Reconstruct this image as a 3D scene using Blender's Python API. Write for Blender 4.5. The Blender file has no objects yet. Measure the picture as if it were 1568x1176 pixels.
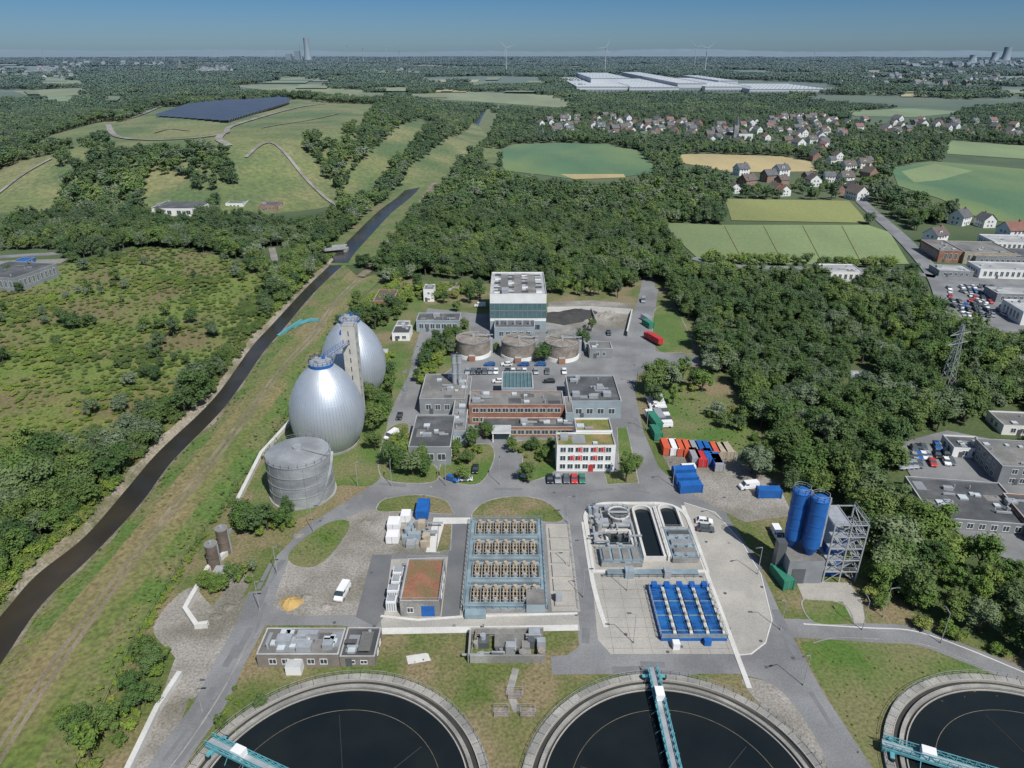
import bpy, math, random
import numpy as np
from mathutils import Vector
random.seed(7); rng=np.random.default_rng(7)
H=110.0; TH=math.radians(25.1); FP=1089.0
S=math.sin(TH); C=math.cos(TH)
# image pixels -> site coordinates (metres), back-projected through the camera model onto a level plane
def G(u,v,z=0.0):
    x=(u-784)/FP; y=(588-v)/FP
    t=(H-z)/(S-y*C)
    return (t*x, t*(C+y*S))
def GZ(v,Y):
    y=(588-v)/FP
    return H-(Y*S-y*Y*C)/(C+y*S)
def GX(u,Y,z=0.0):
    return (u-784)/FP*(Y*C+(H-z)*S)
scene=bpy.context.scene
# ------------------------------------------------------------ materials
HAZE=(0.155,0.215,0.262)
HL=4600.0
def haze_nodes(nt,colsock):  # aerial haze painted into the base colour, growing with distance from the origin
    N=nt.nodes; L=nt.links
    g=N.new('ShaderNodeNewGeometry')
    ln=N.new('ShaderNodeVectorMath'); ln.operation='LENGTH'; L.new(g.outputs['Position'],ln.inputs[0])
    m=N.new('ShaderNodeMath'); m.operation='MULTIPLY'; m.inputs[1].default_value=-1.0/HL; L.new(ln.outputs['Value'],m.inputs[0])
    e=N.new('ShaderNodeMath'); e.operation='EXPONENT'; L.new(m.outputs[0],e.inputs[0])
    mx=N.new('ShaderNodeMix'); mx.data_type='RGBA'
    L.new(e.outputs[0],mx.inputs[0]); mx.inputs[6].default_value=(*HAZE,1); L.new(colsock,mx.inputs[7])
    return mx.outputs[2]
def noise_fac(nt,scale,detail=4,lo=0.3,hi=0.7,vecscale=None):
    N=nt.nodes; L=nt.links
    g=N.new('ShaderNodeNewGeometry')
    v=g.outputs['Position']
    if vecscale:
        mp=N.new('ShaderNodeMapping'); mp.inputs['Scale'].default_value=vecscale; L.new(v,mp.inputs['Vector']); v=mp.outputs[0]
    n=N.new('ShaderNodeTexNoise'); n.inputs['Scale'].default_value=scale; n.inputs['Detail'].default_value=detail
    L.new(v,n.inputs['Vector'])
    r=N.new('ShaderNodeMapRange'); r.inputs[1].default_value=lo; r.inputs[2].default_value=hi
    L.new(n.outputs[0],r.inputs[0])
    return r.outputs[0]
def mixc(nt,f,a,b,mode='MIX'):
    mx=nt.nodes.new('ShaderNodeMix'); mx.data_type='RGBA'; mx.blend_type=mode
    if isinstance(f,(int,float)): mx.inputs[0].default_value=f
    else: nt.links.new(f,mx.inputs[0])
    for i,s in ((6,a),(7,b)):
        if isinstance(s,tuple): mx.inputs[i].default_value=(*s,1)
        else: nt.links.new(s,mx.inputs[i])
    return mx.outputs[2]
def mat(name,c1,c2=None,scale=0.4,c3=None,scale3=0.05,fine=0.0,fscale=4.0,rough=0.8,metal=0.0,spec=0.3,bump=0.0,bscale=2.0,vs=None):
    m=bpy.data.materials.new(name); m.use_nodes=True; nt=m.node_tree
    b=nt.nodes['Principled BSDF']
    if c2 is None: c2=tuple(x*0.8 for x in c1)
    col=mixc(nt,noise_fac(nt,scale,5,0.35,0.65,vs),c1,c2)
    if c3 is not None: col=mixc(nt,noise_fac(nt,scale3,4,0.42,0.62,vs),col,c3)
    if fine>0:
        col=mixc(nt,noise_fac(nt,fscale,3,0.35,0.7),col,mixc(nt,fine,col,(0.0,0.0,0.0)))
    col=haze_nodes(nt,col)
    nt.links.new(col,b.inputs['Base Color'])
    b.inputs['Roughness'].default_value=rough; b.inputs['Metallic'].default_value=metal
    b.inputs['Specular IOR Level'].default_value=spec
    if bump>0:
        bp=nt.nodes.new('ShaderNodeBump'); bp.inputs['Strength'].default_value=bump; bp.inputs['Distance'].default_value=0.3
        nt.links.new(noise_fac(nt,bscale,4,0.2,0.8),bp.inputs['Height']); nt.links.new(bp.outputs[0],b.inputs['Normal'])
    return m
def leafmat(name,cols,bright=1.0):
    m=bpy.data.materials.new(name); m.use_nodes=True; nt=m.node_tree; N=nt.nodes; L=nt.links
    b=N['Principled BSDF']
    oi=N.new('ShaderNodeObjectInfo')
    r=N.new('ShaderNodeValToRGB'); L.new(oi.outputs['Random'],r.inputs[0])
    el=r.color_ramp.elements
    while len(el)<len(cols): el.new(0.5)
    for i,c in enumerate(cols):
        el[i].position=i/(len(cols)-1); el[i].color=(c[0]*bright,c[1]*bright,c[2]*bright,1)
    col=mixc(nt,noise_fac(nt,0.013,2,0.4,0.6),r.outputs[0],mixc(nt,0.6,r.outputs[0],(0.035,0.07,0.02)))
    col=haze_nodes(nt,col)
    L.new(col,b.inputs['Base Color']); b.inputs['Roughness'].default_value=0.7; b.inputs['Specular IOR Level'].default_value=0.15
    return m
M={}
M['ground']=mat('woodland_grass',(0.075,0.11,0.03),(0.05,0.08,0.02),0.03,(0.11,0.13,0.045),0.004,0.3,0.8,rough=1)
M['lawn']=mat('lawn',(0.10,0.145,0.03),(0.15,0.17,0.05),0.12,(0.25,0.20,0.11),0.08,0.5,1.6,rough=1)
M['lawn2']=mat('lush_lawn',(0.085,0.16,0.025),(0.13,0.18,0.04),0.1,(0.19,0.185,0.08),0.05,0.45,1.6,rough=1)
M['dyke']=mat('dyke_grass',(0.125,0.17,0.036),(0.18,0.19,0.06),0.09,(0.25,0.205,0.095),0.045,0.5,1.0,rough=1,vs=(1,0.5,1))
M['dykeg']=mat('lush_dyke_grass',(0.095,0.165,0.03),(0.14,0.185,0.045),0.12,(0.2,0.18,0.08),0.06,0.5,1.2,rough=1)
M['meadow']=mat('meadow',(0.16,0.195,0.05),(0.25,0.235,0.09),0.022,(0.095,0.145,0.035),0.013,0.45,0.3,rough=1)
M['scrub']=mat('scrub_ground',(0.13,0.20,0.028),(0.2,0.23,0.045),0.07,(0.19,0.155,0.065),0.03,0.5,0.9,rough=1)
M['asph']=mat('asphalt',(0.21,0.215,0.22),(0.25,0.25,0.25),0.12,(0.165,0.165,0.17),0.07,0.22,3,rough=0.9)
M['asphd']=mat('dark_asphalt',(0.12,0.125,0.13),(0.16,0.16,0.165),0.15,None,0.05,0.15,5,rough=0.9)
M['asphp']=mat('patched_asphalt',(0.17,0.175,0.18),(0.15,0.15,0.155),0.5,rough=0.9)
M['pave']=mat('concrete_paving',(0.43,0.405,0.36),(0.36,0.345,0.315),0.2,(0.32,0.305,0.275),0.07,0.2,3,rough=0.9)
M['pavel']=mat('white_concrete',(0.62,0.61,0.58),(0.52,0.51,0.48),0.25,None,0.05,0.15,3,rough=0.85)
M['gravel']=mat('gravel',(0.29,0.27,0.24),(0.38,0.355,0.32),0.1,(0.20,0.185,0.15),0.07,0.45,2.2,rough=1)
M['dirt']=mat('dirt_track',(0.21,0.165,0.115),(0.29,0.24,0.175),0.15,(0.17,0.15,0.09),0.1,0.35,2,rough=1)
M['sand']=mat('sand',(0.46,0.31,0.11),(0.38,0.26,0.1),0.8,rough=1)
M['bank']=mat('river_bank',(0.27,0.22,0.15),(0.13,0.14,0.06),0.15,(0.37,0.32,0.25),0.08,0.5,1.5,rough=1)
M['river']=mat('river_water',(0.022,0.017,0.011),(0.045,0.034,0.019),0.06,(0.014,0.013,0.011),0.02,rough=0.2,spec=0.3,bump=0.12,bscale=1.5)
M['tankw']=mat('tank_water',(0.005,0.008,0.009),(0.010,0.013,0.013),0.1,rough=0.12,spec=0.3)
M['conc']=mat('concrete',(0.38,0.37,0.34),(0.29,0.28,0.26),0.5,(0.22,0.215,0.2),0.15,0.25,3,rough=0.9)
M['tower']=mat('pale_concrete',(0.52,0.5,0.45),(0.44,0.42,0.38),0.4,rough=0.9)
M['concd']=mat('weathered_concrete',(0.26,0.22,0.18),(0.17,0.145,0.12),0.5,(0.32,0.28,0.24),0.3,0.3,2,rough=0.95)
M['brown']=mat('rusty_brown_steel',(0.11,0.085,0.065),(0.16,0.13,0.105),0.6,rough=0.7)
M['wet']=mat('wet_concrete',(0.035,0.034,0.03),(0.05,0.047,0.04),0.4,rough=0.5)
M['white']=mat('white_render',(0.78,0.78,0.76),(0.7,0.7,0.68),0.3,rough=0.7)
M['roofg']=mat('gravel_roof',(0.19,0.185,0.175),(0.25,0.24,0.225),0.4,(0.14,0.138,0.13),0.12,0.25,3,rough=0.95)
M['roofd']=mat('bitumen_roof',(0.085,0.087,0.09),(0.13,0.13,0.13),0.35,(0.06,0.062,0.065),0.12,0.2,2,rough=0.9)
M['roofl']=mat('light_roof',(0.46,0.47,0.47),(0.36,0.37,0.37),0.3,(0.3,0.3,0.3),0.1,0.1,3,rough=0.8)
M['roofgreen']=mat('green_roof',(0.2,0.2,0.05),(0.12,0.16,0.035),0.4,(0.29,0.21,0.09),0.25,0.4,3,rough=1)
M['roofred']=mat('sedum_roof',(0.27,0.11,0.07),(0.35,0.17,0.10),0.6,(0.2,0.15,0.07),0.3,0.4,3,rough=1)
M['metalb']=mat('bluegrey_cladding',(0.29,0.345,0.375),(0.24,0.29,0.32),0.3,rough=0.5)
M['metalg']=mat('grey_cladding',(0.25,0.265,0.28),(0.2,0.21,0.22),0.3,rough=0.5)
M['galv']=mat('galvanised_steel',(0.45,0.47,0.49),(0.36,0.38,0.4),0.8,rough=0.5,metal=0.35)
M['alu']=mat('aluminium_cladding',(0.62,0.66,0.71),(0.53,0.57,0.62),0.15,(0.48,0.52,0.57),0.08,rough=0.46,metal=0.6,spec=0.5,vs=(1,1,.35))
M['seam']=mat('aluminium_seam',(0.42,0.47,0.53),rough=0.5,metal=0.5)
M['gast']=mat('gas_holder_steel',(0.38,0.4,0.41),(0.31,0.33,0.34),0.35,(0.25,0.26,0.27),0.12,0.15,3,rough=0.5,metal=0.2,vs=(1,1,3))
M['brick']=mat('brick',(0.30,0.135,0.085),(0.24,0.11,0.07),0.8,(0.33,0.18,0.11),0.3,0.15,5,rough=0.9)
M['greywall']=mat('grey_brown_masonry',(0.23,0.2,0.175),(0.17,0.15,0.13),0.6,rough=0.9)
M['glass']=mat('window_glass',(0.03,0.045,0.055),(0.05,0.07,0.08),0.3,rough=0.15,spec=0.6)
M['glassb']=mat('blue_green_glazing',(0.09,0.17,0.17),(0.07,0.13,0.14),0.4,rough=0.25,spec=0.6)
M['sky_l']=mat('skylight_dome',(0.5,0.55,0.58),(0.42,0.47,0.5),0.5,rough=0.3)
M['teal']=mat('teal_steel',(0.11,0.34,0.38),(0.08,0.26,0.3),0.6,rough=0.5)
M['blue']=mat('blue_paint',(0.015,0.12,0.40),(0.012,0.09,0.32),0.5,rough=0.45)
M['bluebasin']=mat('blue_basin_cover',(0.015,0.11,0.34),(0.025,0.15,0.4),0.4,(0.012,0.06,0.2),0.3,0.3,3,rough=0.35)
M['bsteel']=mat('blue_grey_steel',(0.19,0.27,0.31),(0.25,0.32,0.35),0.6,(0.15,0.2,0.23),0.2,rough=0.55)
M['red']=mat('red_paint',(0.5,0.03,0.03),(0.42,0.03,0.03),0.5,rough=0.45)
M['orange']=mat('orange_red_paint',(0.6,0.11,0.04),(0.5,0.09,0.04),0.5,rough=0.5)
M['green']=mat('green_paint',(0.03,0.2,0.13),(0.03,0.16,0.1),0.5,rough=0.5)
M['wire']=mat('green_fence_wire',(0.035,0.09,0.05),rough=0.6)
M['black']=mat('black_rubber',(0.02,0.02,0.02),rough=0.7)
M['sludge']=mat('sludge_heap',(0.03,0.028,0.026),(0.05,0.045,0.04),0.4,rough=0.9,bump=0.6,bscale=0.8)
M['beige']=mat('beige_steel',(0.42,0.36,0.27),(0.32,0.27,0.2),0.8,rough=0.7)
M['bark']=mat('bark',(0.09,0.07,0.05),(0.06,0.05,0.035),2,rough=1)
M['silver']=mat('silver_paint',(0.45,0.46,0.48),(0.42,0.43,0.45),0.5,rough=0.3,metal=0.4)
M['grey']=mat('grey_paint',(0.13,0.14,0.15),(0.11,0.12,0.13),0.5,rough=0.35,metal=0.3)
M['carwhite']=mat('white_car_paint',(0.75,0.75,0.75),(0.7,0.7,0.7),0.5,rough=0.3)
M['carblack']=mat('black_car_paint',(0.015,0.015,0.018),(0.02,0.02,0.02),0.5,rough=0.25)
M['tiler']=mat('red_roof_tile',(0.23,0.095,0.065),(0.17,0.075,0.055),0.3,rough=0.9)
M['tiled']=mat('dark_roof_tile',(0.075,0.072,0.075),(0.11,0.105,0.105),0.3,rough=0.8)
M['tileb']=mat('brown_roof_tile',(0.13,0.09,0.075),(0.1,0.075,0.06),0.3,rough=0.9)
M['solar']=mat('solar_panel',(0.022,0.035,0.07),(0.035,0.05,0.09),0.05,rough=0.3,spec=0.5)
M['roofwhite']=mat('white_membrane_roof',(0.66,0.67,0.68),(0.56,0.57,0.59),0.01,rough=0.7)
def field(name,c,q=1.25): return mat(name,c,tuple(x*0.85 for x in c),0.03,tuple(min(1,x*q) for x in c),0.009,0.18,0.4,rough=1,vs=(1,0.3,1))
M['f_green']=mat('crop_green',(0.085,0.175,0.07),(0.07,0.145,0.06),0.03,(0.18,0.235,0.07),0.007,0.2,0.4,rough=1,vs=(1,0.35,1)); M['f_lgreen']=field('crop_light_green',(0.185,0.24,0.095))
M['f_wheat']=field('crop_wheat',(0.44,0.35,0.16)); M['f_yell']=field('crop_yellow_green',(0.2,0.215,0.065))
M['f_olive']=field('crop_olive',(0.21,0.23,0.095))
GRE=[(0.035,0.07,0.016),(0.075,0.13,0.024),(0.115,0.18,0.03),(0.05,0.095,0.026),(0.155,0.21,0.045),(0.075,0.125,0.02),(0.145,0.18,0.095),(0.05,0.09,0.022),(0.125,0.17,0.038),(0.065,0.11,0.035)]
M['leaf']=leafmat('foliage',GRE,1.1)
M['leafd']=leafmat('far_foliage',GRE[:6],1.0)
M['leafw']=leafmat('willow_foliage',[(0.17,0.21,0.13),(0.2,0.24,0.15),(0.15,0.2,0.09)],1.0)
M['leafy']=leafmat('shrub_foliage',[(0.13,0.20,0.022),(0.2,0.27,0.035),(0.15,0.21,0.035),(0.09,0.15,0.025),(0.24,0.26,0.06),(0.08,0.13,0.025)],1.05)
# ------------------------------------------------------------ mesh builder
class MB:
    def __init__(s): s.V=[];s.F=[];s.I=[];s.mats=[]
    def mi(s,m):
        m=M[m] if isinstance(m,str) else m
        if m not in s.mats: s.mats.append(m)
        return s.mats.index(m)
    def face(s,pts,m):
        n=len(s.V); s.V+=[tuple(p) for p in pts]; s.F.append(tuple(range(n,n+len(pts)))); s.I.append(s.mi(m))
    def box(s,x0,y0,z0,x1,y1,z1,m,top=None):
        n=len(s.V)
        s.V+=[(x0,y0,z0),(x1,y0,z0),(x1,y1,z0),(x0,y1,z0),(x0,y0,z1),(x1,y0,z1),(x1,y1,z1),(x0,y1,z1)]
        i=s.mi(m); t=s.mi(top) if top else i
        for f,k in (((0,1,5,4),i),((1,2,6,5),i),((2,3,7,6),i),((3,0,4,7),i),((4,5,6,7),t),((3,2,1,0),i)):
            s.F.append(tuple(n+a for a in f)); s.I.append(k)
    def cyl(s,cx,cy,z0,z1,r,m,r1=None,n=24,top=None):
        if r1 is None: r1=r
        k=len(s.V)
        for i in range(n):
            a=2*math.pi*i/n; s.V.append((cx+r*math.cos(a),cy+r*math.sin(a),z0))
        for i in range(n):
            a=2*math.pi*i/n; s.V.append((cx+r1*math.cos(a),cy+r1*math.sin(a),z1))
        mi=s.mi(m)
        for i in range(n):
            j=(i+1)%n; s.F.append((k+i,k+j,k+n+j,k+n+i)); s.I.append(mi)
        s.F.append(tuple(k+n+i for i in range(n))); s.I.append(s.mi(top) if top else mi)
    def ring(s,cx,cy,r0,r1,z0,z1,m,n=120,inner=True):
        k=len(s.V); mi=s.mi(m)
        for r,z in ((r1,z0),(r1,z1),(r0,z1),(r0,z0)):
            for i in range(n):
                a=2*math.pi*i/n; s.V.append((cx+r*math.cos(a),cy+r*math.sin(a),z))
        for q in range(3):
            for i in range(n):
                j=(i+1)%n; s.F.append((k+q*n+i,k+q*n+j,k+(q+1)*n+j,k+(q+1)*n+i)); s.I.append(mi)
    def beam(s,p,q,w,m,h=None):
        p=Vector(p);q=Vector(q);d=(q-p)
        if d.length<1e-6: return
        d.normalize(); up=Vector((0,0,1)) if abs(d.z)<0.95 else Vector((1,0,0))
        a=d.cross(up).normalized(); b=a.cross(d).normalized(); h=h or w
        a=a*w/2; b=b*h/2; n=len(s.V)
        for c in (p,q):
            for o in (-a-b,a-b,a+b,-a+b): s.V.append(tuple(c+o))
        mi=s.mi(m)
        for f in ((0,1,5,4),(1,2,6,5),(2,3,7,6),(3,0,4,7),(3,2,1,0),(4,5,6,7)):
            s.F.append(tuple(n+x for x in f)); s.I.append(mi)
    def rail(s,pts,m='galv',h=1.1,z=0,step=2.0,w=0.07):
        for a,b in zip(pts[:-1],pts[1:]):
            a=Vector((a[0],a[1],z)); b=Vector((b[0],b[1],z)); L=(b-a).length; k=max(1,int(L/step))
            for i in range(k+1):
                p=a.lerp(b,i/k); s.beam(p,p+Vector((0,0,h)),w,m)
            s.beam(a+Vector((0,0,h)),b+Vector((0,0,h)),w,m); s.beam(a+Vector((0,0,h*.5)),b+Vector((0,0,h*.5)),w*.7,m)
    def mesh(s,name,smooth=False):
        me=bpy.data.meshes.new(name); me.from_pydata(s.V,[],s.F)
        for m in s.mats: me.materials.append(m)
        me.polygons.foreach_set('material_index',s.I)
        if smooth: me.polygons.foreach_set('use_smooth',[True]*len(s.F))
        me.update(); return me
    def build(s,name,loc=(0,0,0),rot=0,smooth=False,parent=None):
        o=bpy.data.objects.new(name,s.mesh(name,smooth)); o.location=loc; o.rotation_euler=(0,0,rot)
        scene.collection.objects.link(o)
        if parent: o.parent=parent
        return o
def link(me,name,loc,rot=0,sc=1):
    o=bpy.data.objects.new(name,me); o.location=loc; o.rotation_euler=(0,0,rot); o.scale=(sc,sc,sc) if not isinstance(sc,tuple) else sc
    scene.collection.objects.link(o); return o
def catmull(P,closed=False,k=6):
    n=len(P); out=[]
    rngi=range(n) if closed else range(n-1)
    for i in rngi:
        p0=P[(i-1)%n] if (closed or i>0) else P[i]; p1=P[i]; p2=P[(i+1)%n]; p3=P[(i+2)%n] if (closed or i+2<n) else P[(i+1)%n]
        for j in range(k):
            t=j/k
            out.append(tuple(0.5*((2*p1[d])+(-p0[d]+p2[d])*t+(2*p0[d]-5*p1[d]+4*p2[d]-p3[d])*t*t+(-p0[d]+3*p1[d]-3*p2[d]+p3[d])*t**3) for d in (0,1)))
    if not closed: out.append(tuple(P[-1][:2]))
    return out
def W(pts,z=0): return [G(u,v,z) for u,v in pts]
def sheet(name,P,z,m,smooth=False):
    if smooth: P=catmull(P,True)
    a=sum(P[i][0]*P[(i+1)%len(P)][1]-P[(i+1)%len(P)][0]*P[i][1] for i in range(len(P)))
    if a<0: P=P[::-1]
    b=MB(); b.face([(x,y,z) for x,y in P],m); b.build(name); return P
def offs(P,w,closed=False):
    n=len(P); L=[];R=[]
    for i in range(n):
        a=P[(i-1)%n] if (closed or i>0) else P[i]; b=P[(i+1)%n] if (closed or i<n-1) else P[i]
        dx,dy=b[0]-a[0],b[1]-a[1]; l=math.hypot(dx,dy) or 1; nx,ny=-dy/l,dx/l
        L.append((P[i][0]+nx*w/2,P[i][1]+ny*w/2)); R.append((P[i][0]-nx*w/2,P[i][1]-ny*w/2))
    return L,R
def path(name,P,w,z0,z1,m,smooth=True,closed=False):
    if smooth: P=catmull(P,closed)
    L,R=offs(P,w,closed); b=MB(); n=len(P)
    for i in range(n if closed else n-1):
        j=(i+1)%n
        b.face([(*R[i],z1),(*R[j],z1),(*L[j],z1),(*L[i],z1)],m)
        if z1-z0>0.03:
            b.face([(*R[j],z1),(*R[i],z1),(*R[i],z0),(*R[j],z0)],m); b.face([(*L[i],z1),(*L[j],z1),(*L[j],z0),(*L[i],z0)],m)
    return b.build(name)
def lawn(name,pts,m='lawn',z=0.10,smooth=True,kerb=True):
    P=W(pts); P=sheet(name,P,z,m,smooth)
    if kerb: path('kerb',P,0.3,0.0,0.13,'conc',False,True)
# ------------------------------------------------------------ terrain
b=MB(); R0=70000
b.face([(-R0,-3000,0),(R0,-3000,0),(R0,R0,0),(-R0,R0,0)],'ground'); b.build('ground')
plateau=W([(150,196),(235,163),(430,150),(580,158),(560,185),(450,208),(350,218),(170,213)],35)
def segdist(px,py,P):
    d=np.full(px.shape,1e9)
    for i in range(len(P)):
        ax,ay=P[i];bx,by=P[(i+1)%len(P)]
        t=np.clip(((px-ax)*(bx-ax)+(py-ay)*(by-ay))/((bx-ax)**2+(by-ay)**2),0,1)
        d=np.minimum(d,np.hypot(px-ax-t*(bx-ax),py-ay-t*(by-ay)))
    return d
def pip(px,py,P):
    ins=np.zeros(px.shape,bool); n=len(P)
    for i in range(n):
        x1,y1=P[i];x2,y2=P[(i+1)%n]
        if y1==y2: continue
        c=((y1>py)!=(y2>py))&(px<(x2-x1)*(py-y1)/(y2-y1)+x1); ins^=c
    return ins
def hill(x,y):
    x=np.asarray(x,float);y=np.asarray(y,float)
    d=np.where(pip(x,y,plateau),0,segdist(x,y,plateau))
    t=np.clip(1-d/170,0,1); t=t*t*(3-2*t)
    return 35*t+t*2*np.sin(x*0.02)*np.cos(y*0.017)
gx=np.linspace(-900,100,101);gy=np.linspace(520,1700,119)
X,Y=np.meshgrid(gx,gy); Z=hill(X,Y)-0.3+0.0
V=np.stack([X.ravel(),Y.ravel(),Z.ravel()],1); nx=len(gx)
Fc=[(j*nx+i,j*nx+i+1,(j+1)*nx+i+1,(j+1)*nx+i) for j in range(len(gy)-1) for i in range(nx-1)]
me=bpy.data.meshes.new('landfill_hill'); me.from_pydata(V.tolist(),[],Fc); me.materials.append(M['meadow'])
me.polygons.foreach_set('use_smooth',[True]*len(Fc)); link(me,'landfill_hill',(0,0,0))
# solar field
sp=W([(238,180),(315,153),(436,151),(444,158),(347,188)],36)
b=MB(); ys=[p[1] for p in sp]; yy=min(ys)
while yy<max(ys):
    xs=[]
    for i in range(len(sp)):
        (x1,y1),(x2,y2)=sp[i],sp[(i+1)%len(sp)]
        if (y1>yy)!=(y2>yy): xs.append(x1+(x2-x1)*(yy-y1)/(y2-y1))
    if len(xs)==2:
        a,c=min(xs),max(xs)
        b.face([(a,yy,38.0),(c,yy,38.0),(c,yy+5.5,40.2),(a,yy+5.5,40.2)],'solar'); b.beam((a,yy+3,36),(a,yy+3,39),0.3,'galv'); b.beam((c,yy+3,36),(c,yy+3,39),0.3,'galv')
    yy+=7.0
b.build('solar_panel_array')
def track(name,pts,w,m,z=36):
    P=catmull(W(pts,z)); L,R=offs(P,w); b=MB()
    hz=lambda p:float(hill(p[0],p[1]))+0.6
    for i in range(len(P)-1):
        b.face([(*R[i],hz(R[i])),(*R[i+1],hz(R[i+1])),(*L[i+1],hz(L[i+1])),(*L[i],hz(L[i]))],m)
    b.build(name)
track('gravel_track',[(165,190),(180,205),(250,212),(340,206),(360,190),(450,165),(500,158)],6,'gravel')
track('gravel_track',[(200,180),(260,160),(310,152)],5,'gravel')
track('dirt_track',[(340,206),(335,214),(350,220)],7,'gravel')
track('dirt_track',[(235,200),(260,195),(290,198)],3,'dirt')
track('dirt_track',[(400,196),(440,186),(520,172)],3,'dirt')
track('dirt_track',[(380,262),(420,250),(470,268),(520,286)],3,'gravel',16)
track('dirt_track',[(-30,292),(30,276),(85,266)],3,'gravel',12)
# horizon ridges
for (d,h,sd) in ((14000,60,1),(22000,130,2),(34000,190,3)):
    b=MB(); n=120; pr=None
    for i in range(n+1):
        a=(-0.85+1.7*i/n); x=d*math.sin(a); y=d*math.cos(a)
        z=h*(0.55+0.25*math.sin(a*9+sd*2)+0.2*math.sin(a*23+sd)+0.07*math.sin(a*61*sd))
        if pr: b.face([(pr[0],pr[1],0),(x,y,0),(x*1.05,y*1.05,z),(pr[0]*1.05,pr[1]*1.05,pr[2])],'leafd')
        pr=(x,y,z)
    b.build('distant_ridge')
# ------------------------------------------------------------ river + dyke
RL=[(-120,1080),(0,945),(55,882),(130,822),(195,748),(243,692),(328,610),(385,532),(418,496),(470,440),(512,400)]
RR=[(-120,1180),(0,1018),(65,925),(150,842),(218,768),(265,705),(345,622),(403,540),(432,506),(482,447),(524,407)]
PP=[(-100,1320),(20,1120),(95,1005),(175,895),(238,812),(320,712),(390,620),(440,555),(480,513),(515,462),(552,425)]
EE=[(20,1420),(120,1180),(190,1020),(240,930),(290,850),(365,745),(430,650),(470,580),(505,520),(545,465),(592,420)]
wl=catmull(W(RL));wr=catmull(W(RR));wp=catmull(W(PP,1.5));we=catmull(W(EE))
n=min(len(wl),len(wr),len(wp),len(we))
b=MB()
for i in range(n-1): b.face([(*wl[i],0.1),(*wr[i],0.1),(*wr[i+1],0.1),(*wl[i+1],0.1)],'river')
b.build('river')
b=MB()
def lerp(a,c,t): return (a[0]+(c[0]-a[0])*t,a[1]+(c[1]-a[1])*t)
def prof(i):
    r,p,e=wr[i],wp[i],we[i]; dx,dy=e[0]-r[0],e[1]-r[1]; l=math.hypot(dx,dy); ux,uy=dx/l,dy/l
    jag=0.5*math.sin(i*1.7)+0.4*math.sin(i*0.77)
    return [((r[0],r[1]),0.05,None),((r[0]+ux*(1.8+jag),r[1]+uy*(1.8+jag)),0.8,'bank'),(lerp(r,p,0.5),1.2,'dykeg'),((p[0]-ux*1.8,p[1]-uy*1.8),1.5,'dyke'),((p[0]+ux*1.8,p[1]+uy*1.8),1.5,'dirt'),(lerp(p,e,0.5),1.2,'dyke'),(e,0.03,'dykeg')]
for i in range(n-1):
    A=prof(i);B=prof(i+1)
    for k in range(1,len(A)):
        b.face([(*A[k-1][0],A[k-1][1]),(*A[k][0],A[k][1]),(*B[k][0],B[k][1]),(*B[k-1][0],B[k-1][1])],A[k][2])
b.build('river_dyke')
b=MB()
for i in range(n-1):
    def q(i):
        r=wl[i];o=wr[i];dx,dy=r[0]-o[0],r[1]-o[1];l=math.hypot(dx,dy);jag=0.9*math.sin(i*1.3)+0.6*math.sin(i*0.6)
        return (r[0],r[1],0.05),(r[0]+dx/l*(3.6+jag),r[1]+dy/l*(3.6+jag),1.2),(r[0]+dx/l*10,r[1]+dy/l*10,0.02)
    a=q(i);c=q(i+1)
    b.face([a[0],c[0],c[1],a[1]],'bank'); b.face([a[1],c[1],c[2],a[2]],'scrub')
b.build('river_bank')
path('track_grass_strip',[tuple(p) for p in wp[:n]],0.8,1.5,1.53,'dyke',False)
# upper river
up=[(518,403),(532,385),(548,368),(590,325),(625,297),(655,262),(690,235),(716,212),(735,178),(745,160)]
path('river_bank_meadow',W([(u+18,v+4) for u,v in up]),50,0,0.25,'dykeg')
path('river',W(up),11,0,0.45,'river')
path('gravel_track',W([(540,308),(575,280),(612,252),(640,228),(662,212)]),8,0,0.6,'gravel')
path('gravel_track',W([(552,425),(580,400),(600,370),(640,318),(672,272),(700,238),(718,222)]),5,0,0.6,'dirt')
path('gravel_track',W([(412,425),(420,400),(416,380)]),4,0,0.3,'gravel')
b=MB() # bridge over river
p=G(490,384,2);q=G(530,380,2)
b.beam((*p,2.5),(*q,2.5),6,'conc',0.8)
for s_ in (-2.9,2.9):
    b.beam((p[0],p[1]+s_,3.4),(q[0],q[1]+s_,3.4),0.2,'galv',1.0)
b.box(p[0]-1,p[1]-3,0,p[0]+1,p[1]+3,2.1,'conc'); b.box(q[0]-1,q[1]-3,0,q[0]+1,q[1]+3,2.1,'conc')
b.build('road_bridge')
b=MB() # culvert pipes
for (u0,v0,u1,v1,uu,vv) in ((426,515,440,506,462,492),(440,508,455,498,478,490),(462,497,474,492,488,491)):
    a=G(u0,v0,.5);c=G(u1,v1,1.5);e=G(uu,vv,1.8)
    b.beam((*a,.6),(*c,1.9),1.1,'teal'); b.beam((*c,1.9),(*e,2.2),1.1,'teal')
b.build('outfall_pipes')
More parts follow.
